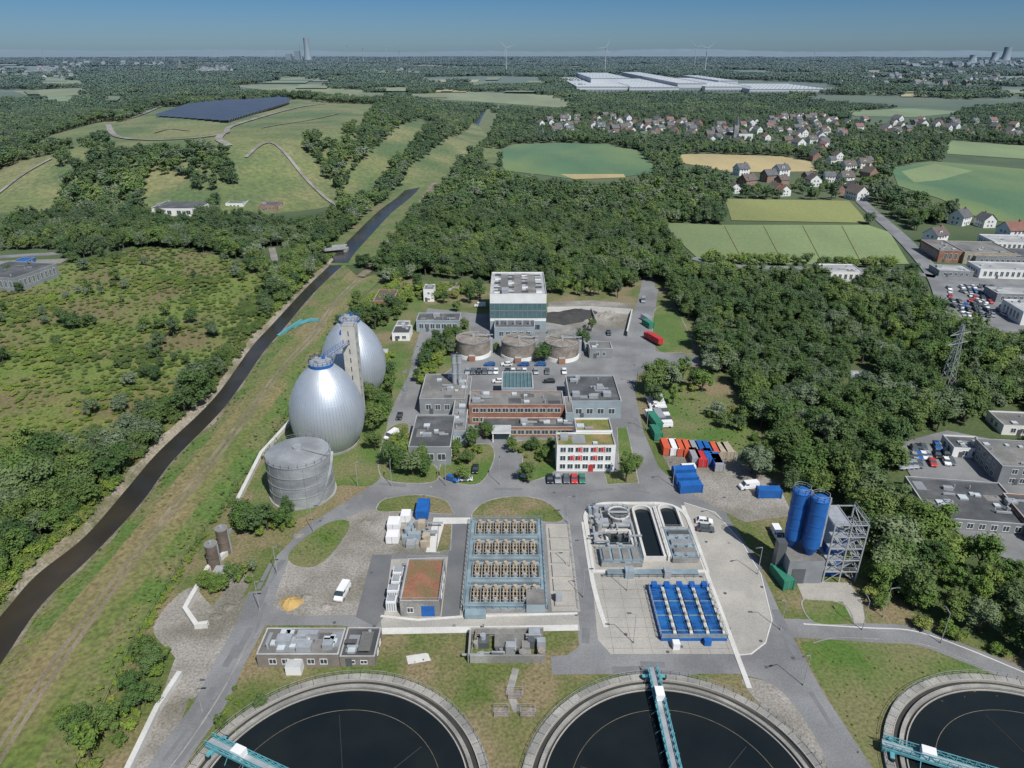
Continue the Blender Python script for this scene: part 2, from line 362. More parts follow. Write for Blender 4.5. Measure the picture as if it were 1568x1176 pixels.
# ------------------------------------------------------------ plant surfaces
SCR=[(-150,430),(0,425),(130,398),(230,380),(350,395),(408,440),(392,500),(330,565),(250,640),(160,690),(60,700),(-120,740)]
sheet('scrubland',W(SCR),0.05,'scrub',True)
sheet('plant_grass',W([(120,1180),(190,1020),(240,930),(290,850),(365,745),(430,650),(470,580),(505,520),(545,465),(592,425),(745,435),(960,440),(1010,415),(1035,470),(1060,500),(1100,560),(1150,640),(1200,700),(1210,760),(1290,790),(1345,880),(1400,940),(1590,1020),(1900,1190),(1900,1500),(0,1500)]),0.03,'lawn')
sheet('lower_meadow',W([(985,560),(1010,590),(1060,590),(1130,640),(1190,700),(1150,760),(1060,700),(1010,640)]),0.06,'lawn2',True)
sheet('meadow',W([(1225,985),(1290,975),(1400,985),(1480,1010),(1600,1060),(1600,1200),(1330,1200),(1280,1090)]),0.05,'lawn2')
asph=[(383,962),(402,905),(425,850),(470,805),(540,762),(577,738),(583,700),(592,640),(632,545),(645,500),(655,472),(745,482),(960,497),(975,470),(985,440),(1008,440),(1003,480),(998,520),(1005,538),(1070,545),(1072,560),(1000,560),(975,575),(972,600),(985,660),(1008,715),(1040,745),(1110,785),(1160,860),(1200,950),(1260,1060),(1345,1190),(1275,1190),(1225,1100),(1165,1040),(1130,1032),(845,1033),(840,968),(580,968),(520,958),(400,958)]
sheet('asphalt_yard',W(asph),0.07,'asph')
path('access_road',W([(225,1220),(270,1150),(320,1080),(352,1015),(385,955),(402,905)]),6.2,0,0.075,'asph')
path('access_road',W([(1175,962),(1240,963),(1330,969),(1400,974),(1480,1002),(1600,1052),(1700,1100)]),5.5,0,0.085,'asph')
path('kerb',W([(1230,956),(1330,962),(1400,967),(1480,994),(1600,1044)]),0.3,0,0.14,'pavel')
path('kerb',W([(1245,985),(1290,977),(1400,985),(1470,1008),(1590,1062)]),0.25,0,0.14,'conc')
path('kerb',W([(250,1190),(295,1130),(340,1060),(370,1005),(398,965)]),0.25,0,0.14,'conc')
sheet('gravel_shoulder',W([(1135,1042),(1185,1050),(1230,1100),(1265,1170),(1235,1180),(1190,1110)]),.08,'gravel',True)
path('dirt_track',W([(215,1200),(262,1090),(285,1015),(310,965),(350,920),(372,880)]),5,0,0.06,'gravel')
sheet('dirt_yard',W([(235,960),(290,900),(330,930),(380,915),(375,950),(350,985),(320,1040),(290,1070),(270,1010)]),0.05,'gravel',True)
path('access_road',W([(965,560),(975,500),(990,450),(995,410)]),7,0,0.08,'asph')
sheet('gravel_yard',W([(424,905),(438,868),(452,838),(490,808),(556,783),(590,778),(690,800),(680,848),(600,848),(572,852),(560,895),(545,942),(445,944),(418,928)]),0.09,'gravel',False)
lawn('lawn',[(442,850),(462,828),(500,802),(530,797),(533,812),(508,848),(480,868),(450,865)],'lawn2',kerb=False,z=0.12)
lawn('lawn',[(578,775),(592,764),(640,758),(680,766),(692,782),(690,788),(630,784),(582,784)])
lawn('lawn',[(726,796),(735,774),(770,762),(820,763),(852,780),(859,799),(800,798)])
lawn('lawn',[(672,803),(692,803),(690,843),(668,845)],smooth=False)
lawn('lawn',[(1230,918),(1290,925),(1307,953),(1300,957),(1245,953)],'lawn2')
lawn('lawn',[(584,972),(884,963),(887,990),(870,1003),(842,1006),(838,1100),(600,1100),(575,1020)],z=0.085,smooth=False,kerb=False)
lawn('lawn',[(585,680),(597,655),(625,650),(625,690),(640,705),(668,715),(665,738),(600,738),(580,720)],'lawn2')
lawn('lawn',[(690,690),(745,680),(757,700),(735,740),(690,738),(672,725)],'lawn2')
lawn('lawn',[(776,680),(850,675),(852,720),(795,738),(800,700)],'lawn2')
lawn('lawn',[(945,655),(960,655),(978,740),(930,742),(925,724),(948,722)],'lawn2',smooth=False)
lawn('lawn',[(645,545),(690,500),(720,505),(696,560),(640,590)],'lawn2')
lawn('lawn',[(538,600),(590,560),(610,540),(630,560),(595,640),(580,735),(515,745),(470,790),(395,790),(390,745),(430,660),(480,580)],'lawn2',kerb=False,z=0.08)
lawn('lawn',[(560,470),(600,445),(640,450),(650,470),(620,500),(575,500)],'lawn2',kerb=False)
lawn('lawn',[(1003,475),(1035,475),(1062,535),(1040,540),(1003,532)],'lawn2')
sheet('concrete_paving',W([(575,858),(700,852),(712,800),(722,802),(706,940),(885,938),(888,966),(585,970)]),0.095,'pave')
sheet('concrete_apron',W([(664,793),(722,793),(722,802),(680,803),(668,846),(652,846)]),0.11,'pavel')
sheet('concrete_apron',W([(583,962),(885,957),(885,966),(584,972)]),0.11,'pavel')
sheet('asphalt_lane',W([(692,803),(718,803),(704,945),(676,945)]),0.12,'asphd')
sheet('asphalt_lane',W([(570,850),(600,850),(588,945),(575,960),(545,945)]),0.115,'asphd')
sheet('concrete_slab',[(8.6,118.5),(14.8,118.5),(14.8,150),(8.6,150)],0.12,'pave')
sheet('concrete_paving',W([(905,868),(1078,868),(1126,1002),(935,1002),(915,980)]),0.1,'pave')
sheet('concrete_paving',W([(1047,770),(1095,785),(1135,830),(1165,880),(1182,950),(1172,985),(1150,1002),(1127,1004),(1080,868)]),0.105,'pave',False)
path('kerb',W([(1047,770),(1095,785),(1135,830),(1165,880),(1182,950),(1172,985),(1150,1002),(1127,1004)]),.25,0,.17,'pavel',False)
path('white_kerb_strip',[(45.2,98),(45.2,130),(45.6,158)],1.0,0,0.2,'pavel',False)
path('white_kerb_strip',W([(893,800),(905,878),(916,925),(928,962)]),1.0,0,0.2,'pavel')
path('white_kerb_strip',W([(583,944),(640,950),(706,945),(884,940)]),0.6,0,0.2,'pavel',False)
# surface repairs (road-aligned), manholes, slab joints
Rr=random.Random(31)
b=MB()
for pl in ([(270,1150),(320,1080),(352,1015),(385,955),(402,905),(425,860),(470,815),(530,775),(580,745),(650,748),(760,748),(870,748),(960,745),(1040,765),(1110,800),(1150,860),(1190,950),(1240,1040),(1290,1120)],[(875,760),(882,850),(900,930),(905,1010),(1000,1020),(1120,1020)],[(985,700),(968,620),(965,540),(980,480)],[(600,690),(615,610),(640,540)]):
    Q=catmull(W(pl))
    for k in range(len(Q)-1):
        if Rr.random()<.3:
            x,y=Q[k]; a=math.atan2(Q[k+1][1]-y,Q[k+1][0]-x); o_=Rr.uniform(-1.8,1.8); w_=Rr.uniform(1.0,4.5);d_=Rr.uniform(.3,.9)
            c_,s2=math.cos(a),math.sin(a); x-=s2*o_; y+=c_*o_
            b.face([(x+c_*i-s2*j,y+s2*i+c_*j,.094+Rr.uniform(0,.0006)) for i,j in ((-w_,-d_),(w_,-d_),(w_,d_),(-w_,d_))],'asphp')
b.build('asphalt_repair_patches')
b=MB()
for _ in range(70):
    u=Rr.uniform(420,1260);v=Rr.uniform(740,1040); x,y=G(u,v); P=W(asph)
    if pip(np.array([x]),np.array([y]),P)[0]: b.cyl(x,y,.13,.15,.38,'grey' if Rr.random()<.6 else 'conc',n=12)
b.build('manhole_covers')
b=MB()
for k in range(9):
    yy=108+k*2.9; b.box(19.5+k*.0,yy,.104,44.5,yy+.08,.108,'concd')
for k in range(7): b.box(20.5+k*3.9,106.5,.109,20.58+k*3.9,131,.112,'concd')
b.build('paving_joints')
# flood wall
for pts in ([(445,643),(400,692),(358,775)],[(352,838),(318,868),(283,930),(300,955),(318,953)],[(275,1028),(240,1082),(188,1190)]):
    path('flood_wall',W(pts,1.2),1.0,0,1.3,'pavel',False)
path('wall',W([(355,808),(325,835),(352,838)],1.0),0.4,0,1.0,'conc',False)
b=MB(); fe=catmull(W(EE)); b.rail(fe[4:-4],'wire',1.8,0,3.0,0.06); b.build('chain_link_fence')
# ------------------------------------------------------------ windows / buildings
def win(b,side,p,a0,a1,z0,z1,frame='white',glass='glass'):
    t=0.09
    def bx(a,c,za,zb,d0,d1,m):
        if side=='F': b.box(a,p-d1,za,c,p-d0,zb,m)
        elif side=='B': b.box(a,p+d0,za,c,p+d1,zb,m)
        elif side=='L': b.box(p-d1,a,za,p-d0,c,zb,m)
        else: b.box(p+d0,a,za,p+d1,c,zb,m)
    bx(a0,a1,z0,z1,-0.02,0.02,glass)
    bx(a0-t,a1+t,z0-t,z0,-0.02,0.1,frame); bx(a0-t,a1+t,z1,z1+t,-0.02,0.07,frame)
    bx(a0-t,a0,z0,z1,-0.02,0.07,frame); bx(a1,a1+t,z0,z1,-0.02,0.07,frame)
    bx((a0+a1)/2-0.04,(a0+a1)/2+0.04,z0,z1,-0.02,0.05,frame)
def winrow(b,side,p,a0,a1,z0,z1,ww,gap,frame='white',glass='glass'):
    n=int((a1-a0-gap)/(ww+gap))
    if n<1: return
    st=(a1-a0-n*ww-(n-1)*gap)/2
    for i in range(n):
        s_=a0+st+i*(ww+gap); win(b,side,p,s_,s_+ww,z0,z1,frame,glass)
def roofstuff(b,x0,x1,y0,y1,z,n,R=random):
    for _ in range(int(n*.35)):   # patched membrane areas
        w=R.uniform(1,3);d=R.uniform(1,3);cx=R.uniform(x0+w,max(x0+w+.1,x1-w)); cy=R.uniform(y0+d,max(y0+d+.1,y1-d)); zz=z+.02+R.uniform(0,.03); b.box(cx-w*.8,cy-d*.8,z,cx+w*.8,cy+d*.8,zz,R.choice(['roofg','roofd','metalg']))
    for _ in range(n):
        cx=R.uniform(x0+1.5,x1-1.5); cy=R.uniform(y0+1.5,y1-1.5); k=R.random()
        if k<0.35: w=R.uniform(.5,1.1); b.box(cx-w,cy-w,z,cx+w,cy+w,z+0.45,'roofl','sky_l')
        elif k<0.6: w=R.uniform(.7,1.5);d=R.uniform(.6,1.1); b.box(cx-w,cy-d,z,cx+w,cy+d,z+R.uniform(.7,1.6),'galv')
        elif k<0.85: b.cyl(cx,cy,z,z+R.uniform(.5,1.4),R.uniform(.15,.35),'galv',n=10)
        else:
            L=R.uniform(2,4); b.box(cx-L/2,cy-.25,z+.2,cx+L/2,cy+.25,z+.7,'galv')
def dims(u0,u1,vb,vt,vr):
    y0=G(784,vb)[1]; h=GZ(vt,y0); y1=G(784,vr,h)[1]
    return GX(u0,y0,h),GX(u1,y0,h),y0,y1,h
def shell(b,x0,x1,y0,y1,z0,h,wall,roof,par=0.4):
    b.box(x0,y0,z0,x1,y1,h,wall,roof)
    if par:
        t=0.3
        e=0.02
        b.box(x0-e,y0-e,h-0.1,x1+e,y0+t,h+par,wall,'roofl'); b.box(x0-e,y1-t,h-0.1,x1+e,y1+e,h+par,wall,'roofl')
        b.box(x0-e,y0+t,h-0.1,x0+t,y1-t,h+par,wall,'roofl'); b.box(x1-t,y0+t,h-0.1,x1+e,y1-t,h+par,wall,'roofl')
def bldg(name,u0,u1,vb,vt,vr,wall,roof,floors=1,ww=1.4,gap=1.4,wf=0.5,clutter=5,par=0.4,frame='white',glass='glass',door=True,rot=0,sides='FLR',hmax=None):
    x0,x1,y0,y1,h=dims(u0,u1,vb,vt,vr)
    if hmax: h=min(h,hmax)
    cx=(x0+x1)/2; w=(x1-x0)/2; d=y1-y0
    b=MB(); shell(b,-w,w,0,d,0,h,wall,roof,par)
    fh=h/floors
    for f in range(floors):
        za=f*fh+fh*0.3; zb=za+fh*wf
        if 'F' in sides: winrow(b,'F',0,-w+.4,w-.4,za,zb,ww,gap,frame,glass)
        if 'L' in sides: winrow(b,'L',-w,.4,d-.4,za,zb,ww,gap,frame,glass)
        if 'R' in sides: winrow(b,'R',w,.4,d-.4,za,zb,ww,gap,frame,glass)
    if door: b.box(-w*.5-.6,-.12,0,-w*.5+.6,.05,2.1,'grey')
    roofstuff(b,-w,w,0,d,h,clutter)
    o=b.build(name,(cx,y0,0),rot); return (cx-w,cx+w,y0,y0+d,h)
# big dewatering hall
x0,x1,y0,y1,h=dims(750,837,508,452,418)
b=MB(); shell(b,x0,x1,y0,y1,0,h,'white','roofl',0.5)
b.box(x0-.05,y0-.08,h*.38,x1+.05,y0+.1,h*.78,'glassb')
nb=12
for i in range(nb+1):
    xx=x0+(x1-x0)*i/nb; b.box(xx-.06,y0-.16,h*.38,xx+.06,y0-.08,h*.78,'metalg')
b.box(x0-.05,y0-.16,h*.57,x1+.05,y0-.085,h*.59,'metalg')
b.box(x0,y0-.06,0,x1,y0+.02,h*.3,'metalb')
winrow(b,'F',y0-.06,x0+1,x1-1,1.2,3.2,2.6,1.4,'metalg','glass')
for s_,p in (('L',x0),('R',x1)):
    winrow(b,s_,p,y0+1,y1-1,h*.45,h*.7,3,1,'metalg','glassb')
for i in range(3):
    xa=x0+3+i*(x1-x0-6)/3; b.box(xa+.4,y0+3,h,xa+(x1-x0-6)/3-1.2,y1-3,h+.12,'roofg')
for i in range(4):
    for j in range(5):
        cx=x0+3+(x1-x0-6)*i/3; cy=y0+4+(y1-y0-8)*j/4
        b.box(cx-1.3,cy-.8,h,cx+1.3,cy+.8,h+.6,'roofd' if (i+j)%3 else 'white','sky_l' if (i+j)%2 else 'roofd')
b.box(x0+5,y0+1,h,x0+8,y0+5,h+2.0,'galv'); b.build('sludge_dewatering_hall')
b=MB(); shell(b,x0+2,x1-5,y0-9,y0-.2,0,5.2,'metalb','roofd',.3)
winrow(b,'F',y0-9,x0+2.5,x1-5.5,1.5,3.5,1.8,1,'white','glass')
for i in range(5): b.cyl(x0+4+i*3.2,y0-5,5.2,7,.5,'galv',n=12)
b.build('annex_building')
sw=W([(840,463),(905,460),(968,465),(962,503),(905,505),(838,498)])
sheet('sludge_yard',sw,0.09,'gravel')
path('retaining_wall',W([(838,471),(905,470),(968,474),(960,508)],2.2),0.5,0,2.4,'pavel',False)
path('retaining_wall',W([(905,470),(915,495),(838,505)],1.8),0.4,0,1.8,'conc',False)
def heap(name,u,v,rx,ry,hh,m):
    x,y=G(u,v); b=MB(); n=16;k=5; P=[]
    for j in range(k+1):
        r=1-j/k
        for i in range(n):
            a=2*math.pi*i/n; q=r*(1+0.15*math.sin(3*a+j)+.08*math.sin(7*a))
            P.append((q*rx*math.cos(a),q*ry*math.sin(a),hh*(1-(r**1.6))*(1+.1*math.sin(a*5+j))+0.05))
    for j in range(k):
        for i in range(n):
            i2=(i+1)%n; b.face([P[j*n+i],P[j*n+i2],P[(j+1)*n+i2],P[(j+1)*n+i]],m)
    b.build(name,(x,y,0),0,True)
heap('sludge_heap',862,487,13,8,2.2,'sludge'); heap('sludge_heap',885,480,9,8,1.8,'sludge')
heap('sand_heap',446,924,2.6,2.2,1.4,'sand')
for u,v in ((925,485),(935,478),(945,490)): heap('gravel_heap',u,v,4,3,1.5,'gravel')
for u,v in ((455,820),(560,800),(470,915),(500,930),(350,930),(330,945)): heap('gravel_heap',u,v,1.6,1.2,.7,'gravel')
# thickener tanks
for u,t in ((725,552),(794,555),(860,556)):
    y0=G(784,t)[1]; r=6.8; cy=y0+r; cx=GX(u,cy,3)
    b=MB(); b.cyl(cx,cy,0,1.6,r+.25,'white',n=40); b.cyl(cx,cy,1.6,6.6,r,'concd',n=40)
    b.ring(cx,cy,r-.3,r+.15,6.6,7.1,'conc',40); b.cyl(cx,cy,6.65,7.4,r-.3,'concd',.5,40)
    for k in range(8):
        a=k*math.pi/4; b.beam((cx,cy,7.55),(cx+(r-.3)*math.cos(a),cy+(r-.3)*math.sin(a),6.85),.2,'conc')
    b.cyl(cx,cy,7.3,8.6,.7,'galv',n=12); b.beam((cx,cy,7.9),(cx+r+1,cy+1,7.9),.8,'galv',.15)
    b.rail([(cx+(r)*math.cos(a*math.pi/8),cy+r*math.sin(a*math.pi/8)) for a in range(17)],'galv',1,7.1,3,.06)
    b.box(cx+r-.3,cy-1,0,cx+r+.9,cy+.4,6.9,'galv'); b.box(cx-1.5,cy-r-1.4,0,cx+1.0,cy-r+.3,2.4,'brick','roofl')
    b.build('sludge_thickener_tank')
# workshop / office complex
bldg('pump_hall',642,712,634,612,574,'metalg','roofg',1,1.6,1.5,.35,8)
bldg('workshop_building',625,690,712,686,637,'metalg','roofd',1,2.2,1.2,.35,7)
bldg('control_building',872,952,641,616,576,'metalb','roofd',1,2.0,1.6,.3,14,.5)
q=bldg('brick_office_building',718,864,650,621,600,'brick','roofg',2,1.9,.5,.42,12,.4)
bldg('brick_office_wing',738,882,669,655,641,'brick','roofd',1,2.0,.5,.45,8,.35)
x0,x1,y0,y1,h=q
b=MB(); xa=GX(768,y1,h);xb=GX(817,y1,h)
shell(b,xa,xb,y1+.5,y1+14,0,h+.8,'metalb','glassb',.4)
for i in range(9): b.box(xa+.4+i*(xb-xa-.8)/8-.05,y1+1,h+.8,xa+.4+i*(xb-xa-.8)/8+.05,y1+13.5,h+1.3,'galv')
b.build('staircase_hall')
b=MB(); shell(b,GX(696,y0+6,4),x0-.3,y0-14,y0+26,0,5,'metalb','roofg',.3); roofstuff(b,GX(696,y0+6,4),x0-.3,y0-14,y0+26,5,12); 
winrow(b,'F',y0-14,GX(696,y0,4)+.2,x0-.5,1.5,3.2,1.2,.6); b.build('connecting_building')
b=MB(); xr=q[1]; shell(b,xr+.3,xr+2.8,y0-4,y0+8,0,6,'metalb','roofg',.3); b.build('connecting_passage')
x,y=G(768,672); b=MB(); b.box(x-3,y-2.5,3.2,x+3,y+2.5,3.6,'white','roofl')
for s_ in (-2.6,2.6): b.box(x+s_-.15,y-2.2,0,x+s_+.15,y-1.9,3.2,'white')
b.box(x-2.6,y-.5,0,x+2.6,y-.3,3.1,'glassb'); b.build('entrance_canopy')
for u in (697,705):
    x,y=G(u,608); b=MB(); b.cyl(x,y,0,16,.8,'galv',n=20); b.cyl(x,y,16,16.5,.95,'galv',n=20,top='black')
    for z in (5,9,13): b.ring(x,y,.8,.95,z,z+.25,'galv',20)
    b.build('exhaust_stack')
# white office block
x0,x1,y0,y1,h=dims(853,943,722,684,664)
b=MB(); shell(b,x0,x1,y0,y1,0,h,'white','roofgreen',.5)
xa=x0+ (x1-x0)*.36; y2=y1+8; shell(b,xa,x1-.02,y1+.05,y2,0,h+.6,'white','roofgreen',.5)
roofstuff(b,x0,x1,y0,y1,h,4); roofstuff(b,xa,x1,y1,y2,h+.6,2)
L=x1-x0; fh=h/3
for f in range(3):
    za=f*fh+1.0; zb=za+1.5
    n=7
    for i in range(n):
        a=x0+.8+i*(L-1.6)/n; wd=(L-1.6)/n-.45
        win(b,'F',y0,a+.2,a+wd,za,zb,'white','glass')
        if (f==1 and i in(1,2,4)) or (f==2 and i in (2,4,5)) : b.box(a+wd-.75,y0-.05,za-.15,a+wd+.42,y0+.02,zb+.15,'red')
    winrow(b,'R',x1,y0+.6,y2-.5,za,zb,1.2,1.2); winrow(b,'L',x0,y0+.6,y1-.5,za,zb,1.2,1.2)
b.box(x0+L*.55,y0-.15,0,x0+L*.55+1.4,y0+.05,2.3,'red')
b.build('white_office_building')
bldg('laboratory_building',637,704,508,492,480,'metalb','roofd',1,1.8,.6,.45,6)
bldg('garage',600,627,522,511,499,'white','roofd',1,1.6,1,.4,2)
bldg('pump_house',606,626,506,499,492,'white','roofg',1,1.2,1,.4,2)
bldg('transformer_tower',648,664,462,444,436,'white','roofg',2,1.0,1.2,.3,1)
bldg('brick_hut',684,702,454,446,439,'brick','roofl',1,1.2,1,.4,1)
bldg('switchgear_building',903,938,549,535,524,'metalg','roofg',1,1.2,1.2,.4,3)
bldg('storage_shed',571,602,474,462,444,'brick','tileb',1,1.4,1.4,.4,1)
bldg('utility_hut',896,918,540,531,523,'metalb','roofl',1,1,1,.4,1)
for u,v in ((575,555),(585,545)):
    b=MB(); b.box(-2.5,-1.2,.1,2.5,1.2,2.6,'carwhite','roofl'); b.box(-2.3,-1.25,.3,2.3,-1.2,.5,'grey'); win(b,'F',-1.2,-1.5,-.4,1.1,1.9,'grey'); b.box(.6,-1.26,.2,1.5,-1.2,2.2,'grey'); x,y=G(u,v); b.build('site_container',(x,y,0))
# ------------------------------------------------------------ egg digesters
def egg(u,vbot,name):
    y0=G(784,vbot)[1]; cy=y0+7.5; cx=GX(u,cy,12)
    e=bpy.data.objects.new(name,None); e.location=(cx,cy,0); scene.collection.objects.link(e)
    prof=[(7.2,0),(8.6,1.6),(9.8,3.8),(10.6,6.2),(10.95,8.6),(11.0,11),(10.75,13.5),(10.2,16),(9.35,18.3),(8.2,20.6),(6.8,22.7),(5.3,24.4),(3.9,25.8),(2.9,26.6)]
    pz=catmull([(r,z) for r,z in prof],False,3)
    b=MB(); n=72
    for k,(r,z) in enumerate(pz):
        for i in range(n):
            a=2*math.pi*i/n; b.V.append((r*math.cos(a),r*math.sin(a),z))
    mi=b.mi('alu')
    for k in range(len(pz)-1):
        for i in range(n):
            j=(i+1)%n; b.F.append((k*n+i,k*n+j,(k+1)*n+j,(k+1)*n+i)); b.I.append(mi)
    b.build('cladding',parent=e)
    b=MB()
    for i in range(0,n):
        a=2*math.pi*i/n
        for k in range(0,len(pz)-1,2):
            r0_,z0_=pz[k]; r1_,z1_=pz[min(k+2,len(pz)-1)]
            b.beam(((r0_+.01)*math.cos(a),(r0_+.01)*math.sin(a),z0_),((r1_+.01)*math.cos(a),(r1_+.01)*math.sin(a),z1_),.09,'seam')
    b.build('standing_seams',parent=e)
    b=MB(); b.cyl(0,0,26.3,27.2,3.6,'blue',n=32,top='galv'); b.cyl(0,0,27.2,28.2,1.6,'galv',n=20); b.cyl(.8,.3,28.2,29,.5,'blue',n=12); b.box(-1.6,-.8,27.2,-.6,.4,28.8,'galv')
    b.rail([(3.5*math.cos(a*math.pi/8),3.5*math.sin(a*math.pi/8)) for a in range(17)],'blue',1.1,27.2,1.3,.08)
    b.ring(0,0,7.3,8.6,0,.6,'conc',40)
    b.build('top_platform',parent=e)
    return cx,cy
e1=egg(500,697,'egg_shaped_digester'); e2=egg(541,612,'egg_shaped_digester')
b=MB(); tx=(e1[0]+e2[0])/2+5.2; ty=(e1[1]+e2[1])/2-2.6
b.box(tx-2.1,ty-2.3,0,tx+2.1,ty+2.3,33,'tower','roofl')
for z in range(2,31,3): win(b,'R',tx+2.1,ty-1.4,ty-.3,z,z+1.4,'galv','glass'); 
for z in range(3,31,3): b.box(tx-.15,ty-2.36,z,tx+.15,ty-2.3,z+1.6,'glass')
for e in (e1,e2):
    b.beam((tx,ty,27.6),(e[0],e[1],27.3),1.5,'galv',.25)
    d=Vector((e[0]-tx,e[1]-ty,0)).normalized(); nrm=Vector((-d.y,d.x,0))*.75
    for s_ in (-1,1):
        a=Vector((tx,ty,0))+nrm*s_; c=Vector((e[0],e[1],0))+nrm*s_-d*3.5; b.rail([(a.x,a.y),(c.x,c.y)],'blue',1.1,27.6,1.5,.07)
b.box(tx-2.6,ty-2.8,30.5,tx-2.1,ty+2.8,31.5,'blue'); b.rail([(tx-2,ty-2.2),(tx+2,ty-2.2),(tx+2,ty+2.2),(tx-2,ty+2.2),(tx-2,ty-2.2)],'galv',1.1,33,1.5,.06)
b.build('staircase_tower')
# gas holder
cx,cy,r,h=-57.4,164.8,8.5,12.6
b=MB(); b.cyl(cx,cy,0,.4,r+.5,'conc',n=48)
b.cyl(cx,cy,.4,h,r,'gast',n=64); b.cyl(cx,cy,h,h+1.3,r,'gast',1.2,64)
for z in (3.2,6.2,9.2,12.4): b.ring(cx,cy,r,r+.12,z,z+.18,'gast',64)
for i in range(16):
    a=i*math.pi/8; b.beam((cx+(r+.05)*math.cos(a),cy+(r+.05)*math.sin(a),.4),(cx+(r+.05)*math.cos(a),cy+(r+.05)*math.sin(a),h),.1,'gast')
b.cyl(cx,cy,h+1.2,h+2,1.2,'galv',n=16)
b.rail([(cx+r*math.cos(a*math.pi/12),cy+r*math.sin(a*math.pi/12)) for a in range(25)],'gast',1.1,h,2.2,.06)
b.beam((cx,cy,h+1.6),(cx+r,cy-2,h+.4),.8,'gast',.2)
for k in range(14):
    a=-.9+k*.07; a2=a+.07; z=.5+k*.86
    b.beam((cx+(r+.5)*math.cos(a),cy+(r+.5)*math.sin(a),z),(cx+(r+.5)*math.cos(a2),cy+(r+.5)*math.sin(a2),z+.86),.7,'gast',.12)
b.build('gas_holder')
for u,v,hh in ((330,868,6.5),(346,846,7)):
    x,y=G(u,v); b=MB(); b.cyl(x,y,0,hh,1.4,'brown',n=24); b.cyl(x,y,hh,hh+.3,1.5,'conc',n=24); b.cyl(x,y,hh+.3,hh+.9,.4,'galv',n=10); b.ring(x,y,1.4,1.5,hh*.5,hh*.5+.2,'brown',24); b.beam((x+1.5,y,0),(x+1.5,y,hh),.3,'galv'); b.build('desulphurisation_tank')
b=MB(); x,y=G(340,885); b.box(x-1.5,y-1.5,0,x+1.5,y+1.5,2.4,'conc','roofl'); b.cyl(x+2.3,y,0,1.6,.6,'galv',n=14); b.box(x-.5,y-1.56,.1,x+.4,y-1.5,2,'grey'); b.build('condensate_shed')
# ------------------------------------------------------------ red roof blower building
x0,x1,y0,y1,h=dims(612,673,944,922,857)
b=MB(); shell(b,x0,x1,y0,y1,0,h,'conc','roofred',.35)
b.box(x0+4.5,y0-.08,0,x0+7.3,y0+.05,2.9,'blue'); winrow(b,'F',y0,x0+.2,x0+4,1.2,2.4,1.2,.5); winrow(b,'R',x1,y0+.5,y1-.5,2.2,3.2,1.6,1.4)
b.rail([(x0,y0),(x1,y0),(x1,y1),(x0,y1),(x0,y0)],'galv',.9,h+.3,2.4,.06); b.build('blower_building')
for k,(dd,ww,hh) in enumerate(((2.4,2.2,2.8),(5.6,2.6,3.0),(9.2,2.0,2.4),(12.6,2.4,2.2))):
    yy=y0+dd; xx=x0-2.2; b=MB(); b.box(xx-ww/2,yy-1.1,.15,xx+ww/2,yy+1.1,hh,'carwhite','roofwhite'); b.box(xx-ww/2+.3,yy-.8,hh,xx+ww/2-.3,yy+.8,hh+.3,'galv')
    for j in range(4): b.box(xx-ww/2+.2+j*.5,yy-1.15,.4,xx-ww/2+.5+j*.5,yy-1.1,hh-.4,'galv')
    b.beam((xx,yy,hh*.7),(x0,yy,hh*.7),.35,'galv'); b.build('air_handling_unit')
for (u,v,w,d,hh,m) in ((604,810,3,3.5,2.6,'carwhite'),(602,828,3,3,2.2,'carwhite'),(648,786,3.2,6,2.6,'blue'),(622,796,2.4,3,2.2,'carwhite')):
    x,y=G(u,v); b=MB(); b.box(-w/2,-d/2,.15,w/2,d/2,hh,m)
    for k in range(7):
        t=-d/2+d*(k+.5)/7; b.box(w/2,t-.07,.3,w/2+.06,t+.07,hh-.15,m); b.box(-w/2-.06,t-.07,.3,-w/2,t+.07,hh-.15,m)
    b.box(-w/2,-d/2,0,-w/2+.3,-d/2+.3,.15,'grey'); b.box(w/2-.3,d/2-.3,0,w/2,d/2,.15,'grey'); b.box(-.03,-d/2-.05,.2,.03,-d/2,hh-.1,'grey'); b.build('shipping_container',(x,y,0.1))
def machinery(name,x0,x1,y0,y1,n,seed,hh=2.5,mats=('galv','conc','metalb','beige')):
    R=random.Random(seed); b=MB()
    for _ in range(n):
        cx=R.uniform(x0,x1);cy=R.uniform(y0,y1);k=R.random();m=R.choice(mats)
        if k<.35: b.cyl(cx,cy,.1,R.uniform(.8,hh),R.uniform(.3,.9),m,n=14)
        elif k<.65: w=R.uniform(.4,1.2);d=R.uniform(.4,1.2); b.box(cx-w,cy-d,.1,cx+w,cy+d,R.uniform(.6,hh),m)
        elif k<.85:
            z=R.uniform(.6,2); b.beam((cx,cy,z),(cx+R.choice((-1,1))*R.uniform(2,4),cy,z),.35,'galv'); b.beam((cx,cy,.1),(cx,cy,z),.3,'galv')
        else: z=R.uniform(.6,2); b.beam((cx,cy,z),(cx,cy+R.uniform(2,4),z),.35,m)
    b.rail([(x0,y0),(x1,y0),(x1,y1),(x0,y1),(x0,y0)],'galv',1.1,.1,2,.06)
    return b.build(name)
p=G(618,838);q=G(660,808); machinery('pump_equipment',p[0],q[0],p[1],q[1],26,3)
